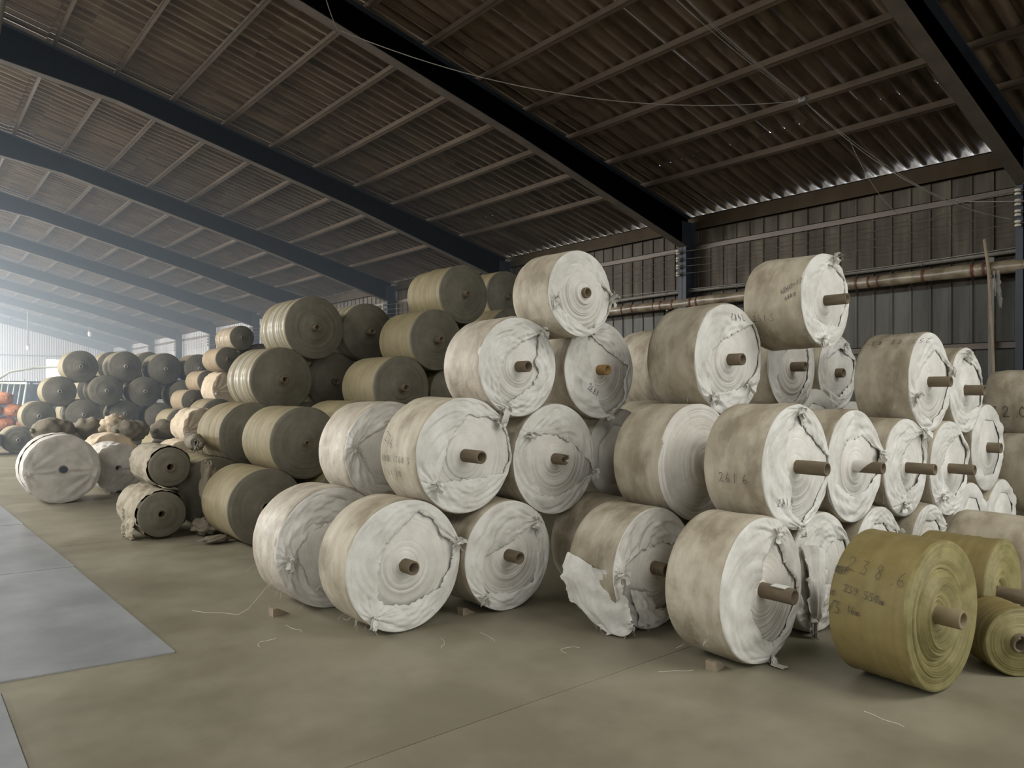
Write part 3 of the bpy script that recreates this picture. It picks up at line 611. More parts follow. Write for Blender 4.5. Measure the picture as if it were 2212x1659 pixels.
    if threads and detail:
        f = MB()
        for i in range(threads):
            a = rng.uniform(3.4, 5.2); strand(f, (R * math.cos(a), rng.uniform(-.01, L), R + R * math.sin(a)), (math.cos(a), rng.normal(0, .3), math.sin(a)), rng.uniform(.03, .09), rng, .0009, .5)
        f.build('loose_threads', M_THREAD, t, False)
    return t, hfun, R, L

def plain_roll(key, label, name, side, face, cat='fabric roll', group=None, tube=.10, rt=.045, film=False, n=72, rings=26, yaw=0.0, step=.04, inner=None, ridges=.0018,
               cone=0.0, rough=.0022, tmat=None, ragged=False, bulge=0.0, tubes=True):
    X, Y, Z, R, L = ROLLS[key]; rng = np.random.default_rng(sum(ord(c) * 17 ** i for i, c in enumerate(key)) % 99991)
    t = thing(name, label, cat, group, (X, Y, Z - R), yaw)
    P, prof = ring_face(R, rt, rng, n, rings, rough, cone, step, inner)
    MB().grid(P, True, flip=True).build('wound_face', face, t)
    ny = 26; lvl = rng.normal(0, 1, ny); w = sines(rng, 5, (1, 4), (2, 12))
    ys = np.linspace(L - .01, .016, ny)
    sp = [(L, .04), (L, R - .012)] + [(y, R - .003 + ridges * lvl[i] + bulge * math.sin(math.pi * y / L)) for i, y in enumerate(ys)] + [(.005, R - .004)]
    MB().grid(lathe(sp, n, R, lambda ph, y: ridges * .7 * w(ph, y)), True).build('wound_fabric', side, t)
    if tubes: core_tube(t, R, rt, tube, rng, tmat, ragged, 18)
    if film:
        lv = rng.normal(0, .002, 18); ys = np.linspace(L - .02, .02, 18)
        MB().grid(lathe([(y, R + .004 + lv[i]) for i, y in enumerate(ys)], n, R, lambda ph, y: .001 * w(ph, y)), True).build('plastic_film', M_FILM, t)
    return t, R, L

def wrapped_roll(key, label, mt, group, lump=.012, closed=True, facemat=None, tube=.07, cover_front=.0, name='wrapped_fabric_roll', bore=True, gather=(-.85, -.2)):
    """roll tied up in loose cloth; closed: the cloth covers the face too"""
    X, Y, Z, R, L = ROLLS[key]; rng = np.random.default_rng(sum(ord(c) * 13 ** i for i, c in enumerate(key)) % 99991)
    t = thing(name, label, 'fabric roll', group, (X, Y, Z - R), 0)
    n = 96; w1 = sines(rng, 8, (1, 7), (3, 16)); w2 = sines(rng, 8, (9, 22), (8, 30))
    ys = np.linspace(L, .015, 22)
    sp = [(L + .01, .05), (L + .01, R * .6), (L, R - .02)] + [(y, R - .006) for y in ys[1:]]
    dr = lambda ph, y: np.clip(lump * .55 * w1(ph, y) + lump * .3 * w2(ph, y), -lump, .006)
    m = MB(); m.grid(lathe(sp, n, R, dr), True)
    if closed:
        rr = np.linspace(1, .12, 16); G = np.zeros((n, 16, 3)); ph = np.linspace(0, 2 * np.pi, n, endpoint=False)
        for j, q in enumerate(rr):
            xn, zn = q * np.cos(ph), q * np.sin(ph); h = (1 - q) * .03 + .5 * lump * .6 * w1(ph, q * .4) * (1 - abs(2 * q - 1)) 
            for ka, kb in (gather, (.9, -.1)):
                dx, dz = xn - ka, zn - kb; d = np.hypot(dx, dz); h = h + (.016 * np.cos(13 * np.arctan2(dz, dx)) + .009 * np.cos(23 * np.arctan2(dz, dx))) * np.exp(-d / .75) * np.clip(d / .15, 0, 1)
            if j == 0: h = h * 0 - .015
            r0 = R - .006 + (dr(ph, .015) if j == 0 else 0)
            G[:, j] = np.stack([xn * r0, -h, R + zn * r0], 1)
        m.grid(G, True, flip=False)
        m.build('wrapper', mt, t)
        core_tube(t, R, .055, tube, rng, M_CARD if mt is not M_GREYC else mt, False, 18)
        tuft(t, gather[0] * R, -.03, R + gather[1] * R, rng, .05)
    else:
        m.build('wrapper', mt, t)
        P, prof = ring_face(R - .02, .05, rng, 72, 20, .0018)
        MB().grid(P + np.array([0, cover_front, .02]), True, flip=True).build('wound_face', facemat or M_GFACE, t)
        core_tube(t, R, .05, tube, rng, M_CARD, False, 18)
    return t, R, L

def cloth(ctrl, name, mt, parent, rng, nu=26, nv=22, wr=.010, fray=True, loc=(0, 0, 0)):
    """sheet through a grid of control points, rippled"""
    C = np.asarray(ctrl, float); a, b = C.shape[:2]
    def bas(n, t):
        out = np.zeros((len(t), n)); x = t * (n - 1)
        for k, xv in enumerate(x):
            i = min(int(xv), n - 2); f_ = xv - i; f_ = f_ * f_ * (3 - 2 * f_) * .5 + f_ * .5
            out[k, i] = 1 - f_; out[k, i + 1] = f_
        return out
    U, V = np.linspace(0, 1, nu), np.linspace(0, 1, nv)
    P = np.einsum('ua,abk,vb->uvk', bas(a, U), C, bas(b, V))
    g1 = sines(rng, 7, (3, 14), (4, 20), False); g2 = sines(rng, 7, (3, 14), (4, 20), False)
    uu, vv = np.meshgrid(U, V, indexing='ij')
    du = np.gradient(P, axis=0); dv = np.gradient(P, axis=1); N = np.cross(du, dv); N /= np.linalg.norm(N, axis=2)[..., None] + 1e-9
    P = P + N * (wr * g1(uu, vv) + wr * 1.1 * uu * np.sin(vv * 21 + 2.5 * np.sin(uu * 4)))[..., None]
    P = P + N * (wr * 1.3 * (np.abs(np.sin(g2(uu, vv) * 2.2 + vv * 5)) - .5))[..., None]
    P[-1] += rng.normal(0, wr * 1.2, P[-1].shape); P[:, 0] += rng.normal(0, wr * .7, P[:, 0].shape); P[:, -1] += rng.normal(0, wr * .7, P[:, -1].shape)
    P[..., 2] = np.maximum(P[..., 2], .003 - loc[2])
    o = MB().grid(P).build(name, mt, parent, loc=loc)
    if fray:
        f = MB()
        for k in range(0, nv, 2): strand(f, P[-1, k], (rng.normal(0, .3), rng.normal(0, .3), -1), rng.uniform(.02, .06), rng, .0009)
        fo = f.build('frayed_threads', M_THREAD, o if parent is None or parent.parent is None else parent, False)
    return o
# ---- white rolls, row nearest the wall door (bottom tier first)
G_A = 'white rolls of the nearest cross row'; G_B = 'white rolls of the second cross row'; G_C = 'white rolls of the third cross row'
def wr(*a, **k): return white_roll(*a, **k)
t, h, R, L = wr('W25', 'white roll on a wooden chock, long core tube with a torn white paper strip', .20, rt=.046, ntail=(.03, .05), group=G_A)
MB().box(-.03, .03, -.16, -.07, R + .041, R + .047).build('paper_strip', M_WHITE, t, False)
t, h, R, L = wr('W26', 'white roll with loose cover hanging to the floor, beside the big olive roll', .02, group=G_A, lump=1.6, cone=.0)
cloth([[(-.30, -.03, .62), (-.15, -.05, .60), (.0, -.05, .55)], [(-.28, -.06, .40), (-.16, -.09, .38), (-.05, -.06, .38)], [(-.22, -.05, .16), (-.17, -.09, .15), (-.12, -.05, .18)], [(-.19, -.04, .03), (-.17, -.05, .02), (-.15, -.04, .03)]], 'torn_flap', M_FLAP, t, np.random.default_rng(5))
t, h, R, L = wr('W27', 'low white roll whose cover top alone shows above the big olive roll', .12, group=G_A, threads=0)
write_face(t, '26.4', R, .45, .45, .06, h, ang=-1.2)
wr('W28', 'low white roll with cover gathered in a knot, above the smaller olive roll', .12, group=G_A, threads=0)
t, h, R, L = wr('W29', 'low white roll by the wall door with a torn blotched end cover', .12, group=G_A, threads=0)
t, h, R, L = wr('W18', 'white roll marked 261.6 on its dusty side, longest core tube', .21, rt=.044, ntail=(0, .06), group=G_A, step=.02)
write_side(t, '261.6', R, .30, 193, .06, .0035, adv=.80); 
write_face(t, '281.6', R, -.62, -.58, .05, h, .004)
st = MB()
tw, h, R, L = wr('W19', 'white roll with core tube half wrapped in pale paper, beside the 261.6 roll', .20, rt=.042, group=G_A)
m = MB(); ph = np.linspace(0, 6.28, 20); m.grid(np.array([[(.0435 * math.cos(p), y, R + .0435 * math.sin(p)) for y in (-.002, -.09 - .05 * math.sin(p))] for p in ph])); m.build('paper_wrap', M_FLAP, tw)
wr('W20', 'white roll with clean long brown core tube, beside the paper-wrapped tube', .21, rt=.042, ntail=(.0, .03), group=G_A)
wr('W21', 'shaded white roll with ragged cover and long tube, last before the dark gap', .20, rt=.042, group=G_A, lump=1.4)
t, h, R, L = wr('W22', 'white roll under the roll marked 32.0N, beside the dark gap', .12, group=G_A, detail=0, flap=True)
t, h, R, L = wr('W14', 'white roll lettered upside down on its side, tied with a fold line', .16, rt=.042, group=G_A)
write_side(t, '253 GW S3', R, .36, 133, .055, .004, flip=True, adv=.95); write_side(t, 'kg 201', R, .28, 112, .04, .004, flip=True, adv=.95)
wr('W15', 'white roll with torn cover hanging off its end, behind the upside-down lettered roll', .15, rt=.045, group=G_A, lump=1.8)
t, h, R, L = wr('W16', 'white roll marked 32.0N on its side, close to the wall', .12, group=G_A, detail=0)
write_side(t, '32.0N', R, .40, 195, .11, .006, adv=.9)
# second cross row
t, h, R, L = wr('W23', 'white roll with a big torn flap of wrapping hanging to the floor', .10, rt=.046, group=G_B, lump=1.5)
cloth([[(-.395, .42, .50), (-.425, .30, .49), (-.425, .15, .45), (-.36, -.02, .43)], [(-.46, .41, .36), (-.45, .28, .33), (-.43, .14, .30), (-.36, -.05, .33)],
       [(-.45, .36, .20), (-.44, .25, .17), (-.40, .12, .15), (-.33, -.07, .22)], [(-.40, .28, .14), (-.39, .20, .07), (-.35, .06, .03), (-.29, -.07, .12)], [(-.38, .24, .12), (-.36, .14, .03), (-.31, -.01, .004), (-.27, -.06, .06)]],
      'torn_flap', M_FLAP, t, np.random.default_rng(8), 34, 28, .011)
cloth([[(-.31, -.05, .33), (-.22, -.07, .30), (-.12, -.05, .28)], [(-.26, -.06, .20), (-.17, -.08, .17), (-.04, -.05, .16)], [(-.20, -.05, .06), (-.06, -.06, .05), (.08, -.04, .09)]], 'torn_flap', M_FLAP, t, np.random.default_rng(9), 20, 18, .008)
t, R, L = plain_roll('W17', 'unwrapped white roll with bare wound end, shaded by the 261.6 roll', 'white_fabric_roll', M_SIDE, M_WIND, group=G_B, rings=60, rough=.0045, cone=.10, n=96, rt=.05, tube=.16)
t, h, R, L = wr('W10', 'large smooth white roll marked 2482 on its end cover', .13, rt=.046, side=M_SIDE, group=G_B, ntail=(.05,), lump=1.6)
write_face(t, '2482', R, .0, .70, .055, h, .004, flip=True)
wr('W11', 'white roll with a marked end cover, beside the smooth 2482 roll', .14, rt=.044, group=G_B)
wr('W12', 'dim white roll with ragged cover and stubby tube, under the top roll', .07, rt=.048, group=G_B, lump=1.8)
t, h, R, L = wr('W13', 'top white roll marked 251.5, alone against the dark wall', .19, rt=.042, group=G_B, ntail=(0, .05))
write_side(t, '251.5', R, .42, 205, .052, .0032, adv=.85); write_side(t, '4260-17', R, .17, 176, .042, .0035, adv=.6, tilt=.5); write_side(t, '48kg', R, .13, 184, .035, .0035, adv=.7, tilt=.5)
# third cross row
t, h, R, L = wr('W1', 'front white roll with wide open cover and deep concentric rings, at the aisle corner', .12, rt=.047, group=G_C, ntail=(.06, .02), step=.16, threads=14, rings=40)
wr('W4', 'white roll tied at two corners, on the floor beside the corner roll with deep rings', .13, rt=.045, group=G_C, ntail=(.0, .02))
wr('W24', 'white roll squeezed behind the torn-flap roll, only its gathered cover showing', .10, group=G_C, lump=1.6)
t, h, R, L = wr('W2', 'white roll marked 276 resting on the corner floor roll, fat protruding tube', .19, rt=.046, side=M_SIDE, group=G_C, ntail=(.0, .05), lump=1.3)
write_side(t, '276', R, .43, 165, .07, .004, adv=.62, tilt=-.5); write_side(t, '8SG 1768 3', R, .44, 186, .045, .004, adv=.85); write_side(t, '11 ks', R, .38, 200, .045, .004, adv=.8) if 's' in GLY else write_side(t, '11 kG', R, .38, 200, .045, .004, adv=.8)
wr('W5', 'white roll whose core tube end is torn and ragged', .13, rt=.043, group=G_C, ragged=True, ntail=(.04, .05))
wr('W6', 'white roll with shiny creased film on its side, tied at top and bottom', .11, rt=.042, side=M_SIDE2, group=G_C, ntail=(.0, .11), lump=1.6)
t, h, R, L = wr('W7', 'white roll marked 2688 on its end cover, ochre core tube', .09, rt=.042, group=G_C, tmat=M_CARD2, ntail=(0, .05), lump=1.4)
write_face(t, '2688', R, -.42, -.38, .06, h, .0045, ang=-.55, adv=.6); write_side(t, '417 8', R, .16, 172, .06, .004, adv=.8, tilt=.9)
t, h, R, L = wr('W8', 'topmost white roll of the outer stack, cover open in a peak over a bulging centre', .09, rt=.040, group=G_C, cone=.05)
wr('W9', 'dim white roll wedged behind the smooth 2482 roll', .10, group=G_C, detail=0)
# outer row
wr('W0', 'white roll with star-shaped gather and film folds, chocked behind the corner roll', .10, side=M_SIDE2, group='white rolls of the outer cross row', lump=1.8, threads=8)
wr('W3', 'white roll with shiny wrinkled film, resting on the chocked star-gathered roll', .10, side=M_SIDE2, group='white rolls of the outer cross row', lump=1.8)

# ---- olive rolls by the wall door
t, R, L = plain_roll('O1', 'big olive roll marked 238.6 standing forward on the floor', 'olive_fabric_roll', M_OLIVE, M_OFACE, group='olive rolls near the wall door', rings=54, n=110, rt=.05, tube=.10, step=.16, rough=.0035, cone=-.03, yaw=math.radians(-4), tmat=mat('olive_cardboard', (.17, .13, .07, 1), (.24, .19, .11, 1), 10, .8))
write_side(t, '238.6', R, .36, 146, .085, .0028, adv=.95, tilt=-.12); write_side(t, 'LCP', R, .415, 150, .042, .0035, adv=.62); write_side(t, '10', R, .415, 168, .03, .003, adv=.5); write_side(t, '/3', R, .42, 181, .07, .0035, adv=.5)
write_side(t, '239 550m', R, .34, 163, .04, .0035, adv=.72, tilt=-.12); write_side(t, '16m', R, .31, 178, .04, .0035, adv=.6, tilt=-.1)
plain_roll('O2', 'olive roll tucked behind the marked one, taped tube end', 'olive_fabric_roll', M_OLIVE, M_OFACE, group='olive rolls near the wall door', rings=44, n=96, tube=.14, step=.12, rough=.0032, cone=-.03)
plain_roll('O3', 'small olive roll turned towards the aisle, wide frayed hollow core', 'olive_fabric_roll', M_OLIVE, M_OFACE, group='olive rolls near the wall door', rings=26, n=72, rt=.055, tube=.05, ragged=True, yaw=math.radians(-40))

# ---- grey-green rolls
GG = 'grey-olive rolls in the middle stack'
def gr(key, label, film=False, **k): return plain_roll(key, label, 'grey_olive_fabric_roll', M_GREEN, M_GFACE, group=k.pop('group', GG), film=film, **k)
gr('G11', 'grey-olive roll on the floor, lit on top, beside the star-gathered white roll', tube=.0, tubes=False, rings=30)
gr('G9', 'grey-olive roll with a bare coreless end, on top of the floor roll beside white rolls', tube=.06, rt=.03)
gr('G8', 'grey-olive roll with smooth bright side, directly above the film-wrapped white roll', tube=.11)
gr('G5', 'grey-olive roll touching the creased-film white roll, second from the top of its stack', tube=.12, step=.1)
gr('G1', 'grey-olive roll crowning the middle stack, ribbed side', tube=.10, ridges=.004)
gr('G2', 'grey-olive roll behind the crowning roll, beside the topmost outer white roll', tube=.10, ridges=.003)
gr('G12', 'grey-olive roll buried on the floor behind the outer white rolls', tubes=False)
gr('G13', 'grey-olive roll half hidden behind the creased-film white roll', tube=.05)
gr('G4', 'grey-olive roll with shiny film-streaked side, high on the stack', True, tube=.09, ridges=.005, step=.1, inner=(.66, .004))
gr('G3', 'grey-olive roll next to the shiny high roll, long core tube', True, tube=.15, ridges=.003)
gr('G6', 'grey-olive roll bound in film with a horizontal seam, above the ridged roll', True, tube=.10, ridges=.006)
gr('G7', 'grey-olive roll in shadow with its tube touching the next roll', tube=.10)
gr('G10', 'grey-olive roll with loosely ridged side, beside the coreless bright roll', tubes=False, ridges=.006)
gr('G16', 'grey-olive roll on the floor half covered by drab torn cloth', tube=.06)
GF = 'grey-olive rolls of the far stack'
M_PALE = mat('pale_cardboard', (.30, .26, .21, 1), (.40, .36, .30, 1), 8, .7)
for key, lab, kw in [
    ('F1', 'far grey-olive roll beside the bright far opening, stepped hub', dict(inner=(.4, -.03))), ('F2', 'far grey-olive roll with white-lit rim and shiny tube tip, above the sacks', {}),
    ('F3', 'far grey-olive roll with tan edge, middle of the top tier', dict(step=.02)), ('F4', 'far grey-olive roll peeping out behind the tan-edged top roll', {}),
    ('F5', 'far grey-olive roll with glaring white film on its side', dict(film=True)), ('F6', 'far dark roll wedged behind the glaring film roll', {}),
    ('F7', 'far grey-olive roll in the shade of the small tan rolls', {}), ('F8', 'far grey-olive roll with tan edge and sunken ring, second tier', dict(inner=(.62, .015))),
    ('F9', 'far grey-olive roll peeping out in the second tier', {}), ('F10', 'far grey-olive roll with target-like raised rings', dict(inner=(.45, -.02), step=.2)),
    ('F11', 'far dark roll beside the target-ringed roll', {}), ('F12', 'far grey-olive roll with shiny dark tube tip above the orange sacks', {}),
    ('F13', 'far grey-olive roll behind the drab sacks, under the tan-edged rolls', {}), ('F14', 'far grey-olive roll behind the white rag', {}), ('F15', 'far dark roll between the sacks and the small tan rolls', {}),
    ('F16', 'far greenish roll on the floor with ringed end, touching the big grey wrapped roll', dict(step=.25)), ('F17', 'far dark greenish roll at the aisle end of the floor tier', {}),
    ('F18', 'far roll on the floor hidden behind the big grey wrapped roll', {}), ('F19', 'far roll on the floor hidden behind the cream wrapped rolls', {}), ('F20', 'far small roll on the floor hidden behind the drab sacks', {})]:
    k2 = dict(kw); gr(key, lab, k2.pop('film', False), group=GF, n=56, rings=18, tube=.10, tmat=M_PALE, **k2)
GB = 'small tan rolls'
for key, lab, kw in [('B4', 'small roll with shiny film crowning the tan rolls, below the far wires', dict(film=True, ridges=.004)), ('B3', 'small tan roll just under the shiny crowning one', {}),
    ('B2', 'small tan roll above the cream wrapped roll', {}), ('B1', 'small tan roll beside the cream wrapped roll', {}), ('B0', 'small tan roll lying above the drab sacks', {}), ('B5', 'small tan roll on the floor by the drab sacks', {})]:
    k2 = dict(kw); plain_roll(key, lab, 'tan_fabric_roll', M_BROWN, M_GFACE, group=GB, film=k2.pop('film', False), n=56, rings=16, rt=.035, tube=.07, **k2)
# hidden carriers inside the stacks
for key in [k for k in ROLLS if k[0] == 'H']:
    if ROLLS[key][1] < 5:
        white_roll(key, 'white roll carrying others deep inside the white stack', .10, detail=0, group='white rolls inside the stack', threads=0)
    else:
        plain_roll(key, 'grey-olive roll carrying others deep inside a stack', 'grey_olive_fabric_roll', M_GREEN, M_GFACE, group='rolls inside the grey-olive stacks', n=48, rings=8, tube=.05)

# ---- cloth-wrapped rolls
GW = 'cloth wrapped rolls by the aisle'
t, R, L = wrapped_roll('L1', 'big grey roll in taut pleated cloth with a dark bore, out in the aisle', M_GREYC, GW, .010, True, tube=.02, gather=(-.93, -.05))
MB().add([(.047 * math.cos(a), -.045, R + .047 * math.sin(a)) for a in np.linspace(0, 6.283, 18, endpoint=False)], [tuple(range(18))]).build('bore', M_DARK, t, False)  # dark disc over the tube end, shade of the hollow given as colour
m = MB(); m.grid(lathe([(L * .62, R + .008), (L * .52, R + .014), (L * .42, R + .008)], 90, R, lambda ph, y: .004 * np.sin(23 * ph))); m.build('tie_band', M_GREYC, t)
wrapped_roll('L2', 'grey and cream cloth wrapped roll beside the roll with the dark bore', M_GREYC, GW, .034, True, tube=.0, gather=(-.4, -.85))
wrapped_roll('L3', 'cream cloth wrapped roll seen over the grey wrapped ones', M_CREAM, GW, .034, True, tube=.0)
wrapped_roll('C1', 'cream cloth wrapped roll between the small tan rolls and the seamed film roll', M_CREAM, GW, .014, True, tube=.02)
wrapped_roll('C2', 'cream cloth wrapped roll touching the loosely ridged grey-olive roll', M_CREAM, GW, .022, True, tube=.02)
wrapped_roll('C3', 'cream wrapped roll low behind the thin scrap roll', M_CREAM, GW, .014, True, tube=.02)
t, R, L = wrapped_roll('G14', 'small drab-covered roll with white hollow core, lying on the torn-covered one', M_TARP, GW, .012, False, tube=.05, cover_front=-.02, name='drab_covered_roll')
t, R, L = wrapped_roll('G15', 'small drab-covered roll on the floor with crushed core and crumpled cover', M_TARP, GW, .024, False, tube=.02, cover_front=-.02, name='drab_covered_roll')
cloth([[(-.27, .5, .30), (-.24, .3, .26), (-.23, .12, .28)], [(-.29, .5, .14), (-.29, .3, .12), (-.26, .10, .12)], [(-.27, .5, .03), (-.29, .3, .012), (-.27, .08, .012)]], 'loose_cover', M_TARP, t, np.random.default_rng(3), 22, 22, .012, False)

# ---- torn rags and scraps between the covered rolls
def rag(label, loc, size, seed, mt, sq=(1, 1, .6), name='crumpled_cloth', cat='cloth', group='torn cloth scraps', rough=.30):
    rng = np.random.default_rng(seed); nu, nv = 34, 20
    u = np.linspace(0, 2 * np.pi, nu, endpoint=False); v = np.linspace(-np.pi / 2, np.pi / 2, nv)
    g = sines(rng, 9, (1, 4), (2, 5)); g2 = sines(rng, 8, (4, 9), (4, 10)); P = np.zeros((nu, nv, 3))
    for j, vv in enumerate(v):
        rr = 1 + (rough * np.abs(g(u, vv)) - rough * .6 + rough * .4 * np.abs(g2(u, vv))) * math.cos(vv) ** .5
        P[:, j] = np.stack([rr * math.cos(vv) * np.cos(u) * sq[0], rr * math.cos(vv) * np.sin(u) * sq[1], rr * math.sin(vv) * sq[2] + 0 * u], 1) * size
    P[..., 2] -= P[..., 2].min()
    return tag(MB().grid(P, True).build(name, mt, None, loc=loc), label, cat, group)
rag('drab torn cloth heaped between the two small covered rolls and the floor roll', (2.66, 8.55, .01), .2, 21, M_RAG, (.7, .9, .42), rough=.3)
rag('drab torn cloth draped beside the white hollow core', (2.70, 8.62, .18), .17, 22, M_RAG, (.5, .8, 1.7), rough=.32)
rag('small scrap of drab cloth on the floor by the grey-olive floor roll', (2.60, 8.05, .002), .11, 23, M_RAG, (1.2, .8, .35), rough=.3)
rag('pale crumpled rag between two drab sacks', (3.50, 17.45, .62), .24, 24, M_CREAM, (.9, .7, .9), rough=.42)
# thin rolled-up scrap lying on the covered rolls
tr = thing('scrap_roll', 'thin loosely rolled scrap of drab fabric with frayed end', 'fabric roll', None, (2.72, 9.12, .90), math.radians(-12))
m = MB(); rg = np.random.default_rng(4); sp = [(.75, .02)] + [(.75 - i * .05, .085 + .012 * rg.normal()) for i in range(15)] + [(.0, .07), (.012, .03)]
m.grid(lathe(sp, 40, .09, lambda ph, y: .006 * np.sin(3 * ph + 20 * y)), True).build('rolled_cloth', M_RAG, tr)
f = MB()
for i in range(14): strand(f, (rg.normal(0, .03), -.005, .09 + rg.normal(0, .03)), (rg.normal(0, .4), -.6, -.5), rg.uniform(.05, .14), rg, .0016)
f.build('frayed_threads', M_THREAD, tr, False)

# ---- drab sacks heaped behind the wrapped rolls, orange sacks beyond
def sack(label, loc, L, r, rz, seed, mt, group, tilt=0.0):
    rng = np.random.default_rng(seed); t = thing('stuffed_sack', label, 'sack', group, loc, rz); t.rotation_euler = (tilt, 0, rz)
    g = sines(rng, 8, (1, 5), (3, 12)); g2 = sines(rng, 6, (6, 12), (8, 20)); n = 40; ys = np.linspace(0, 1, 24); P = np.zeros((n, 24, 3))
    ph = np.linspace(0, 2 * np.pi, n, endpoint=False)
    for j, q in enumerate(ys):
        w = max(.05, (1 - abs(2 * q - 1) ** 3.2)) ** .5
        rr = r * w * (1 + .09 * g(ph, q * 2) + .035 * g2(ph, q * 2))
        P[:, j] = np.stack([rr * np.cos(ph) * 1.15, (q - .5) * L + 0 * ph, r * .84 + rr * np.sin(ph) * .84], 1)
    P[..., 2] = np.maximum(P[..., 2], .0)
    MB().grid(P, True).build('sack_body', mt, t)
    m = MB(); q = 9
    for s_ in (-1,):
        Q = np.zeros((n, 4, 3))
        for j, (yy, k) in enumerate(((-.45, .32), (-.51, .13), (-.56, .17), (-.57, .02))):
            rr = r * k * (1 + .25 * np.sin(7 * ph)); Q[:, j] = np.stack([rr * np.cos(ph), yy * L + 0 * ph, r * .84 + rr * np.sin(ph)], 1)
        m.grid(Q, True)
    m.build('sack_neck', mt, t)
GS = 'drab sacks heaped behind the wrapped rolls'
for i, (lab, loc, L, r, rz) in enumerate([
    ('drab sack lying closest to the orange sacks', (2.45, 17.6, .60), .80, .27, -1.15), ('small drab sack tucked under the outermost one', (2.15, 16.85, .0), .7, .22, -.3),
    ('drab sack between the outermost sack and the pale rag', (3.22, 18.0, .58), .80, .27, -1.1), ('drab sack with knotted end beside the pale rag', (3.80, 17.3, .56), .78, .26, -.9),
    ('drab sack with a peaked fold beside the cream wrapped roll', (4.62, 17.7, .54), .78, .25, -.8), ('drab sack underneath the heap', (2.75, 17.6, .0), 1.0, .33, 0), ('drab sack underneath the heap', (3.53, 17.6, .0), 1.0, .31, 0), ('drab sack underneath the heap', (4.28, 17.4, .0), 1.0, .30, 0)]):
    sack(lab, loc, L, r, rz, 40 + i, M_RAG, GS)
GO = 'orange sacks beyond the far rolls'
k = 0
for lvl, (n_, z) in enumerate(((5, 0.0), (4, .40), (4, .80), (2, 1.18))):
    for i in range(n_):
        x = 1.2 + i * .57 + lvl * .25; rg = np.random.default_rng(70 + k)
        sack('orange woven sack in the heap beside the far greenish rolls', (x, 28.0 + rg.uniform(-.3, .3), z), .85, .24, rg.uniform(-.25, .25), 70 + k, M_ORANGE if k % 4 else mat('rust_sack', (.34, .13, .08, 1), (.5, .25, .17, 1), 5, .7), GO); k += 1

# ---- loom with pale lattice ramp beyond the orange sacks
lm = thing('loom_machine', 'dark blue loom machine with pale lattice ramp near the far wall', 'machine', None, (3.4, 35.0, 0))
MB().box(-2.2, 2.3, 0, 2.0, .1, 1.75).box(-2.3, 2.4, -.05, 2.05, 0, .1).box(-2.0, 2.1, .1, 1.9, 1.75, 1.9).build('cabinet', M_DARK, lm, False)
for x in (-2.1, -.7, .7, 2.2):
    MB().box(x - .05, x + .05, -.12, -.02, 0, 2.0).build('post', M_DARK, lm, False)
MB().tube([(-2.1, -.07, 1.98), (2.2, -.07, 1.98)], .04, 8).build('top_rail', M_DARK, lm)
for i in range(9): MB().tube([(-1.8 + i * .45, -.05, 1.9), (-1.8 + i * .45, -.08, 2.1)], .022, 6).build('spindle', M_WHITE, lm)
for i in range(7): MB().box(-2.0 + i * .6, -1.45 + i * .6, -.02, .0, .4, 1.6).build('panel', mat('blue_panel', (.03, .05, .09, 1), (.05, .07, .12, 1), 4, .4), lm, False)
lt = MB()
A = np.array([-1.5, -1.2, 1.92]); B = np.array([.42, -1.2, 1.92]); C = np.array([.28, -1.2, .9])
lt.tube([A, B], .04, 6).tube([B, C], .04, 6).tube([A, C], .04, 6)
lt.build('lattice_frame', M_MINT, lm)
for i in range(1, 10):
    q = i / 10; p = A + (B - A) * q; e = A + (C - A) * q
    MB().tube([p, e], .022, 5).build('lattice_bar', M_MINT, lm)
MB().tube([(-.6, -1.1, 1.95), (-.1, -.9, 2.35), (.7, -.7, 2.52), (1.8, -.4, 2.62)], .045, 6).build('feed_arm', M_MINT, lm)

# ---- chocks, threads and litter on the floor
def chock(label, x, y, rz, s=.09):
    m = MB(); m.add([(-s, -s * .5, 0), (s, -s * .5, 0), (s, s * .5, 0), (-s, s * .5, 0), (-s, -s * .5, s * .85), (-s, s * .5, s * .85), (-s * .5, -s * .5, s * .85), (-s * .5, s * .5, s * .85)],
                    [(0, 3, 2, 1), (0, 1, 6, 4), (3, 5, 7, 2), (4, 6, 7, 5), (1, 2, 7, 6), (0, 4, 5, 3)])
    tag(m.build('wooden_chock', M_WOOD, None, False, (x, y, 0), (0, 0, rz)), label, 'wedge', 'wooden chocks')
chock('wooden chock under the star-gathered white roll', 2.12, 5.20, 0.1, .065)
chock('wooden chock under the roll with the white paper strip', 3.66, 2.58, .15, .065)
chock('wooden chock under the white roll beside the corner roll', 3.17, 4.36, .1, .06)
def floor_thread(label, pts, r=.0011):
    m = MB(); m.tube([(x, y, z) for x, y, z in pts], r, 4); tag(m.build('loose_thread', M_THREAD, None, False), label, 'thread', 'threads on the floor')
floor_thread('long pale thread trailing from the star-gathered roll across the floor', [(2.04, 5.10, .30), (1.98, 5.2, .16), (1.93, 5.3, .05), (1.88, 5.36, .004), (1.8, 5.5, .003), (1.72, 5.56, .003), (1.66, 5.68, .003)], .0013)
rg = np.random.default_rng(11)
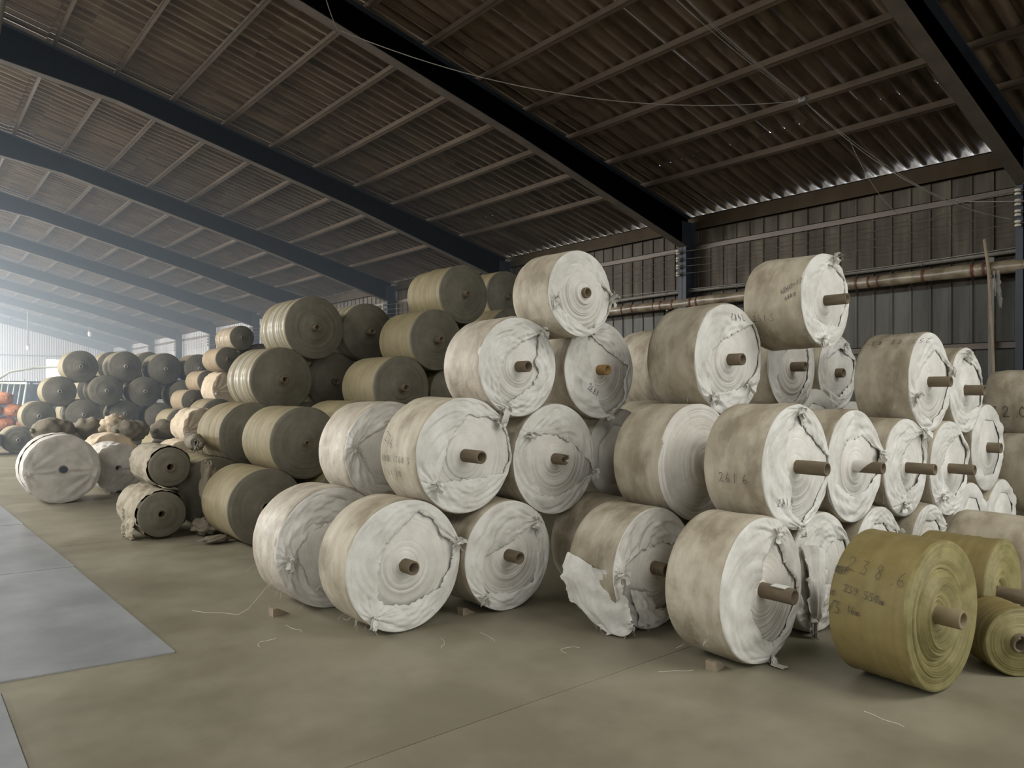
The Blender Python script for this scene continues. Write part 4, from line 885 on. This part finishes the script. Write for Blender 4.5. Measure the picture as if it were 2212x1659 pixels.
for lab, x, y in [('short pale thread on the floor below the star-gathered roll', 2.08, 4.72), ('short pale thread in front of the corner roll', 2.62, 3.86), ('curled pale thread between the corner roll and the torn-flap roll', 2.95, 3.75),
                  ('pale thread on open floor before the torn-flap roll', 3.15, 3.3), ('pale thread by the chock of the roll with the paper strip', 3.35, 2.75), ('pale thread in front of the olive roll', 3.7, 1.55), ('short thread on bare concrete near the plate corner', 1.75, 4.6)]:
    a = rg.uniform(0, 6.28); p = [(x, y, .003)]
    for i in range(6): a += rg.normal(0, .5); p.append((p[-1][0] + .035 * math.cos(a), p[-1][1] + .035 * math.sin(a), .003))
    floor_thread(lab, p)

# ---- wall services: wrapped pipe, conduit, insulators and bare wires, props
pp = thing('wrapped_pipe', 'thick film-wrapped pipe with red bands running along the wall', 'pipe', None, (12.47, 0, 3.42))
rg = np.random.default_rng(2); ys = np.arange(-6, 15.5, .12); w = sines(rg, 8, (1, 5), (2, 9))
P = np.zeros((18, len(ys), 3)); ph = np.linspace(0, 2 * np.pi, 18, endpoint=False)
for j, y in enumerate(ys):
    r = .098 + .005 * w(ph, y); P[:, j] = np.stack([r * np.cos(ph), y + 0 * ph, r * np.sin(ph)], 1)
MB().grid(P, True).build('pipe', M_PIPE, pp)
for y in (4.05, 4.2, 4.9, 5.6, 5.75, 5.95, 6.2, 9.2, 9.35, 9.8, 10.1, 10.3, 10.9, 11.2, 12.3):
    ww = rg.uniform(.015, .045)
    G = np.array([[((.106) * math.cos(a), y + yy, .106 * math.sin(a)) for yy in (0, ww)] for a in np.linspace(2.0, 4.6, 12)])
    MB().grid(G).build('red_band', M_RED, pp)
for y in (4.0, 10.0, 14.5):
    MB().box(-.01, .2, y - .02, y + .02, -.13, -.10).box(.16, .2, y - .02, y + .02, -.4, .12).build('bracket', M_COND, pp, False)
cd = thing('wall_conduit', 'grey conduit just above the film-wrapped pipe', 'conduit', None, (12.62, 0, 3.66))
MB().tube([(0, y, .02 * math.sin(y * .8)) for y in np.arange(-6, 16, .5)], .04, 10).build('conduit', M_COND, cd)
for y in np.arange(-5.2, 16, 1.7): MB().tube([(0, y, .02 * math.sin(y * .8)), (0, y + .03, .02 * math.sin(y * .8))], .048, 10).build('clip', M_COND, cd)
tag(MB().tube([(12.54, y, 3.70 + .05 * math.sin(y * .55 + 1.2)) for y in np.arange(-5, 15, .4)], .008, 5).build('sagging_cable', M_CABLE, None), 'thin pale cable lying along the grey conduit', 'cable')
tag(MB().box(12.62, 12.70, 4.0, 4.08, 0, 3.60).tube([(12.66, 4.04, 3.58), (12.66, 4.04, 3.61)], .04, 10).build('conduit_post', M_COND, None, False), 'grey post dropping from the conduit to the floor', 'post')
tag(MB().tube([(12.41, 4.06, 3.85), (12.33, 3.98, 3.4), (12.29, 3.92, 2.4), (12.27, 3.86, .8), (12.26, 3.84, .02)], .022, 8).build('bamboo_pole', M_WOOD, None), 'thin wooden pole leaning on the film-wrapped pipe', 'pole')
cloth([[(12.36, 3.94, 3.36), (12.35, 3.84, 3.36)], [(12.35, 3.92, 3.15), (12.34, 3.83, 3.13)], [(12.34, 3.87, 2.98), (12.34, 3.81, 2.96)], [(12.34, 3.84, 2.84), (12.34, 3.81, 2.82)]], 'hanging_film', M_FILM, None, rg, 18, 8, .012, False)
tag(bpy.data.objects['hanging_film'], 'strip of clear film dangling from the pipe', 'plastic film')
INS_Z = (4.0, 4.15, 4.30, 4.45)
sp = [(-.045, .016), (-.045, .036), (-.03, .044), (-.012, .040), (-.006, .024), (.006, .024), (.012, .040), (.03, .044), (.045, .036), (.045, .016)]
isp = MB().grid(lathe(sp, 16, 0), True, flip=False).mesh('insulator', M_PORC)
ibk = MB().box(-.004, .2, -.006, .006, -.006, .006).mesh('insulator_pin', M_WIRE, False)
for k in range(0, 10):
    for z in INS_Z:
        nm = {0: 'beside the wall door, nearest the pipe post', 1: 'behind the topmost outer white roll'}.get(k, 'of the far bays' if k > 4 else 'behind the grey-olive stack')
        it = thing('spool_insulator', 'porcelain spool insulator on the column ' + nm, 'insulator', 'spool insulators on the columns', (12.33, 3.66 + BAY * k, z))
        new_obj('spool', isp, it, (0, -.05, 0), (math.pi / 2, 0, math.pi / 2)); new_obj('pin', ibk, it)
for i, z in enumerate(INS_Z):
    m = MB(); pts = []
    for k in range(-1, 10):
        for q in np.linspace(0, 1, 8, endpoint=False): pts.append((12.29, 3.66 + BAY * (k + q), z - .10 * (1 - (2 * q - 1) ** 2) * (.6 + .2 * i % .5)))
    m.tube(pts, .0065, 5)
    tag(m.build('bare_wire', M_WIRE, None), ['lowest of the four bare wires strung along the wall', 'second lowest bare wire strung along the wall', 'second highest bare wire strung along the wall', 'highest of the four bare wires strung along the wall'][i], 'wire', 'bare wires along the wall')

# ---- cables under the roof
def sag(a, b, s, n=16):
    a, b = np.array(a, float), np.array(b, float); t = np.linspace(0, 1, n)[:, None]; p = a + (b - a) * t; p[:, 2] -= (4 * s * t * (1 - t))[:, 0]; return p
cb = thing('cable_bundle', 'dusty bundle of cables running under the roof to the wall column', 'cable', None, (0, 0, 0))
K0 = (7.0, 5.7, 6.50); K1 = (9.6, 5.35, 5.60); K2 = (12.05, 4.45, 4.45)
for i in range(5):
    d = np.array([.012 * math.cos(i * 1.3), .03 * math.sin(i * 1.3), .02 * math.cos(i * 2)])
    q = sag(np.array(K0) + d * 2, np.array(K1) + d * .5, .05 + .012 * i)
    MB().tube(q, .0045, 5).build('cable', M_CABLE, cb)
for s_, e in ((.10, K2), (.22, (12.3, 4.2, 4.36)), (.30, (12.32, 3.7, 4.08))):
    MB().tube(sag(K1, e, s_), .005, 5).build('cable', M_CABLE, cb)
MB().box(K1[0] - .05, K1[0] + .05, K1[1] - .05, K1[1] + .05, K1[2] - .03, K1[2] + .03).build('junction_knot', M_COND, cb, False)
MB().tube(sag(K2, (12.35, 3.66 - 1, 4.22), .05), .007, 5).build('cable', M_CABLE, cb)
tag(MB().tube(sag((10.335, 5.08, 5.17), (12.2, 4.55, 4.34), .55, 24), .004, 5).build('drooping_wire', M_CABLE, None), 'thin wire drooping in a loop before the wall', 'wire')
tag(MB().tube(list(sag((3.45, 7.7, 6.72), (4.70, 9.5, 6.62), .12, 10)) + list(sag((4.70, 9.5, 6.62), K1, .42, 26))[1:], .007, 5).build('rope', M_CABLE, None), 'slack pale rope from the dark rafter to the cable bundle', 'rope')
# ---- pendant lamps
def lamp(label, top, bot, s=1.0, on=False):
    t = thing('pendant_lamp', label, 'lamp', 'pendant lamps', bot)
    d = np.array(top) - np.array(bot)
    MB().tube([d, d * .5 + np.array([.0, 0, 0]), np.array([0, 0, .16 * s])], .018 * s, 8).build('stem', M_COND, t)
    MB().grid(lathe([(0, .0), (.0, .03), (.05, .032), (.05, .0)], 14, 0), True).build('socket', M_COND, t, loc=(0, 0, .16 * s), rot=(-math.pi / 2, 0, 0)).scale = (s, s, s)
    pr = [(0, .001), (.015, .022), (.045, .036), (.08, .038), (.11, .03), (.14, .024), (.15, .0)]
    b = MB().grid(lathe(pr, 18, 0), True).build('bulb', M_WHITE, t, rot=(-math.pi / 2, 0, 0)); b.scale = (s, s, s); b.location = (0, 0, .02)
    b.rotation_euler = (math.pi / 2, 0, 0)
lamp('white bulb on a slanting stem under the near rafter', (1.06, 6.3, 8.1), (.49, 6.04, 3.64), 1.1)
lamp('white bulb lamp hanging by the last rafters near the wall', (9.16, 52.0, 6.06), (9.16, 52, 4.95), 3.0)
lamp('white bulb lamp hanging in front of the far gable', (6.16, 54.0, 6.82), (6.16, 54, 4.1), 2.6)
# ------------------------------------------------------------------ dusty haze filling the hall
def haze(name, ya, den, label):
    hz = bpy.data.materials.new('dust_haze'); hz.use_nodes = True; nt = hz.node_tree; nt.nodes.clear()
    ov = nt.nodes.new('ShaderNodeOutputMaterial'); vsn = nt.nodes.new('ShaderNodeVolumeScatter')
    vsn.inputs['Color'].default_value = (.72, .86, 1.0, 1); vsn.inputs['Density'].default_value = den; vsn.inputs['Anisotropy'].default_value = .3
    nt.links.new(vsn.outputs[0], ov.inputs['Volume'])
    m = MB(); x0, x1, yb = -12.0, 11.9, Y1 - .2
    m.add([(x, y, z) for y in (ya, yb) for x, z in ((x0, .03), (x1, .03), (x1, 5.3), (0, 8.25), (x0, 5.3))],
          [(0, 1, 2, 3, 4), (9, 8, 7, 6, 5)] + [(i, i + 5, (i + 1) % 5 + 5, (i + 1) % 5) for i in range(5)])
    tag(m.build(name, hz, None, False), label, 'haze', None, 'stuff')
haze('dust_haze', 9.0, .005, 'thin dusty haze beginning past the grey-olive stack')
haze('dust_haze', 16.5, .010, 'thicker dusty haze over the far rolls and sacks')
haze('dust_haze', 30.0, .010, 'bright dusty haze in front of the far gable')
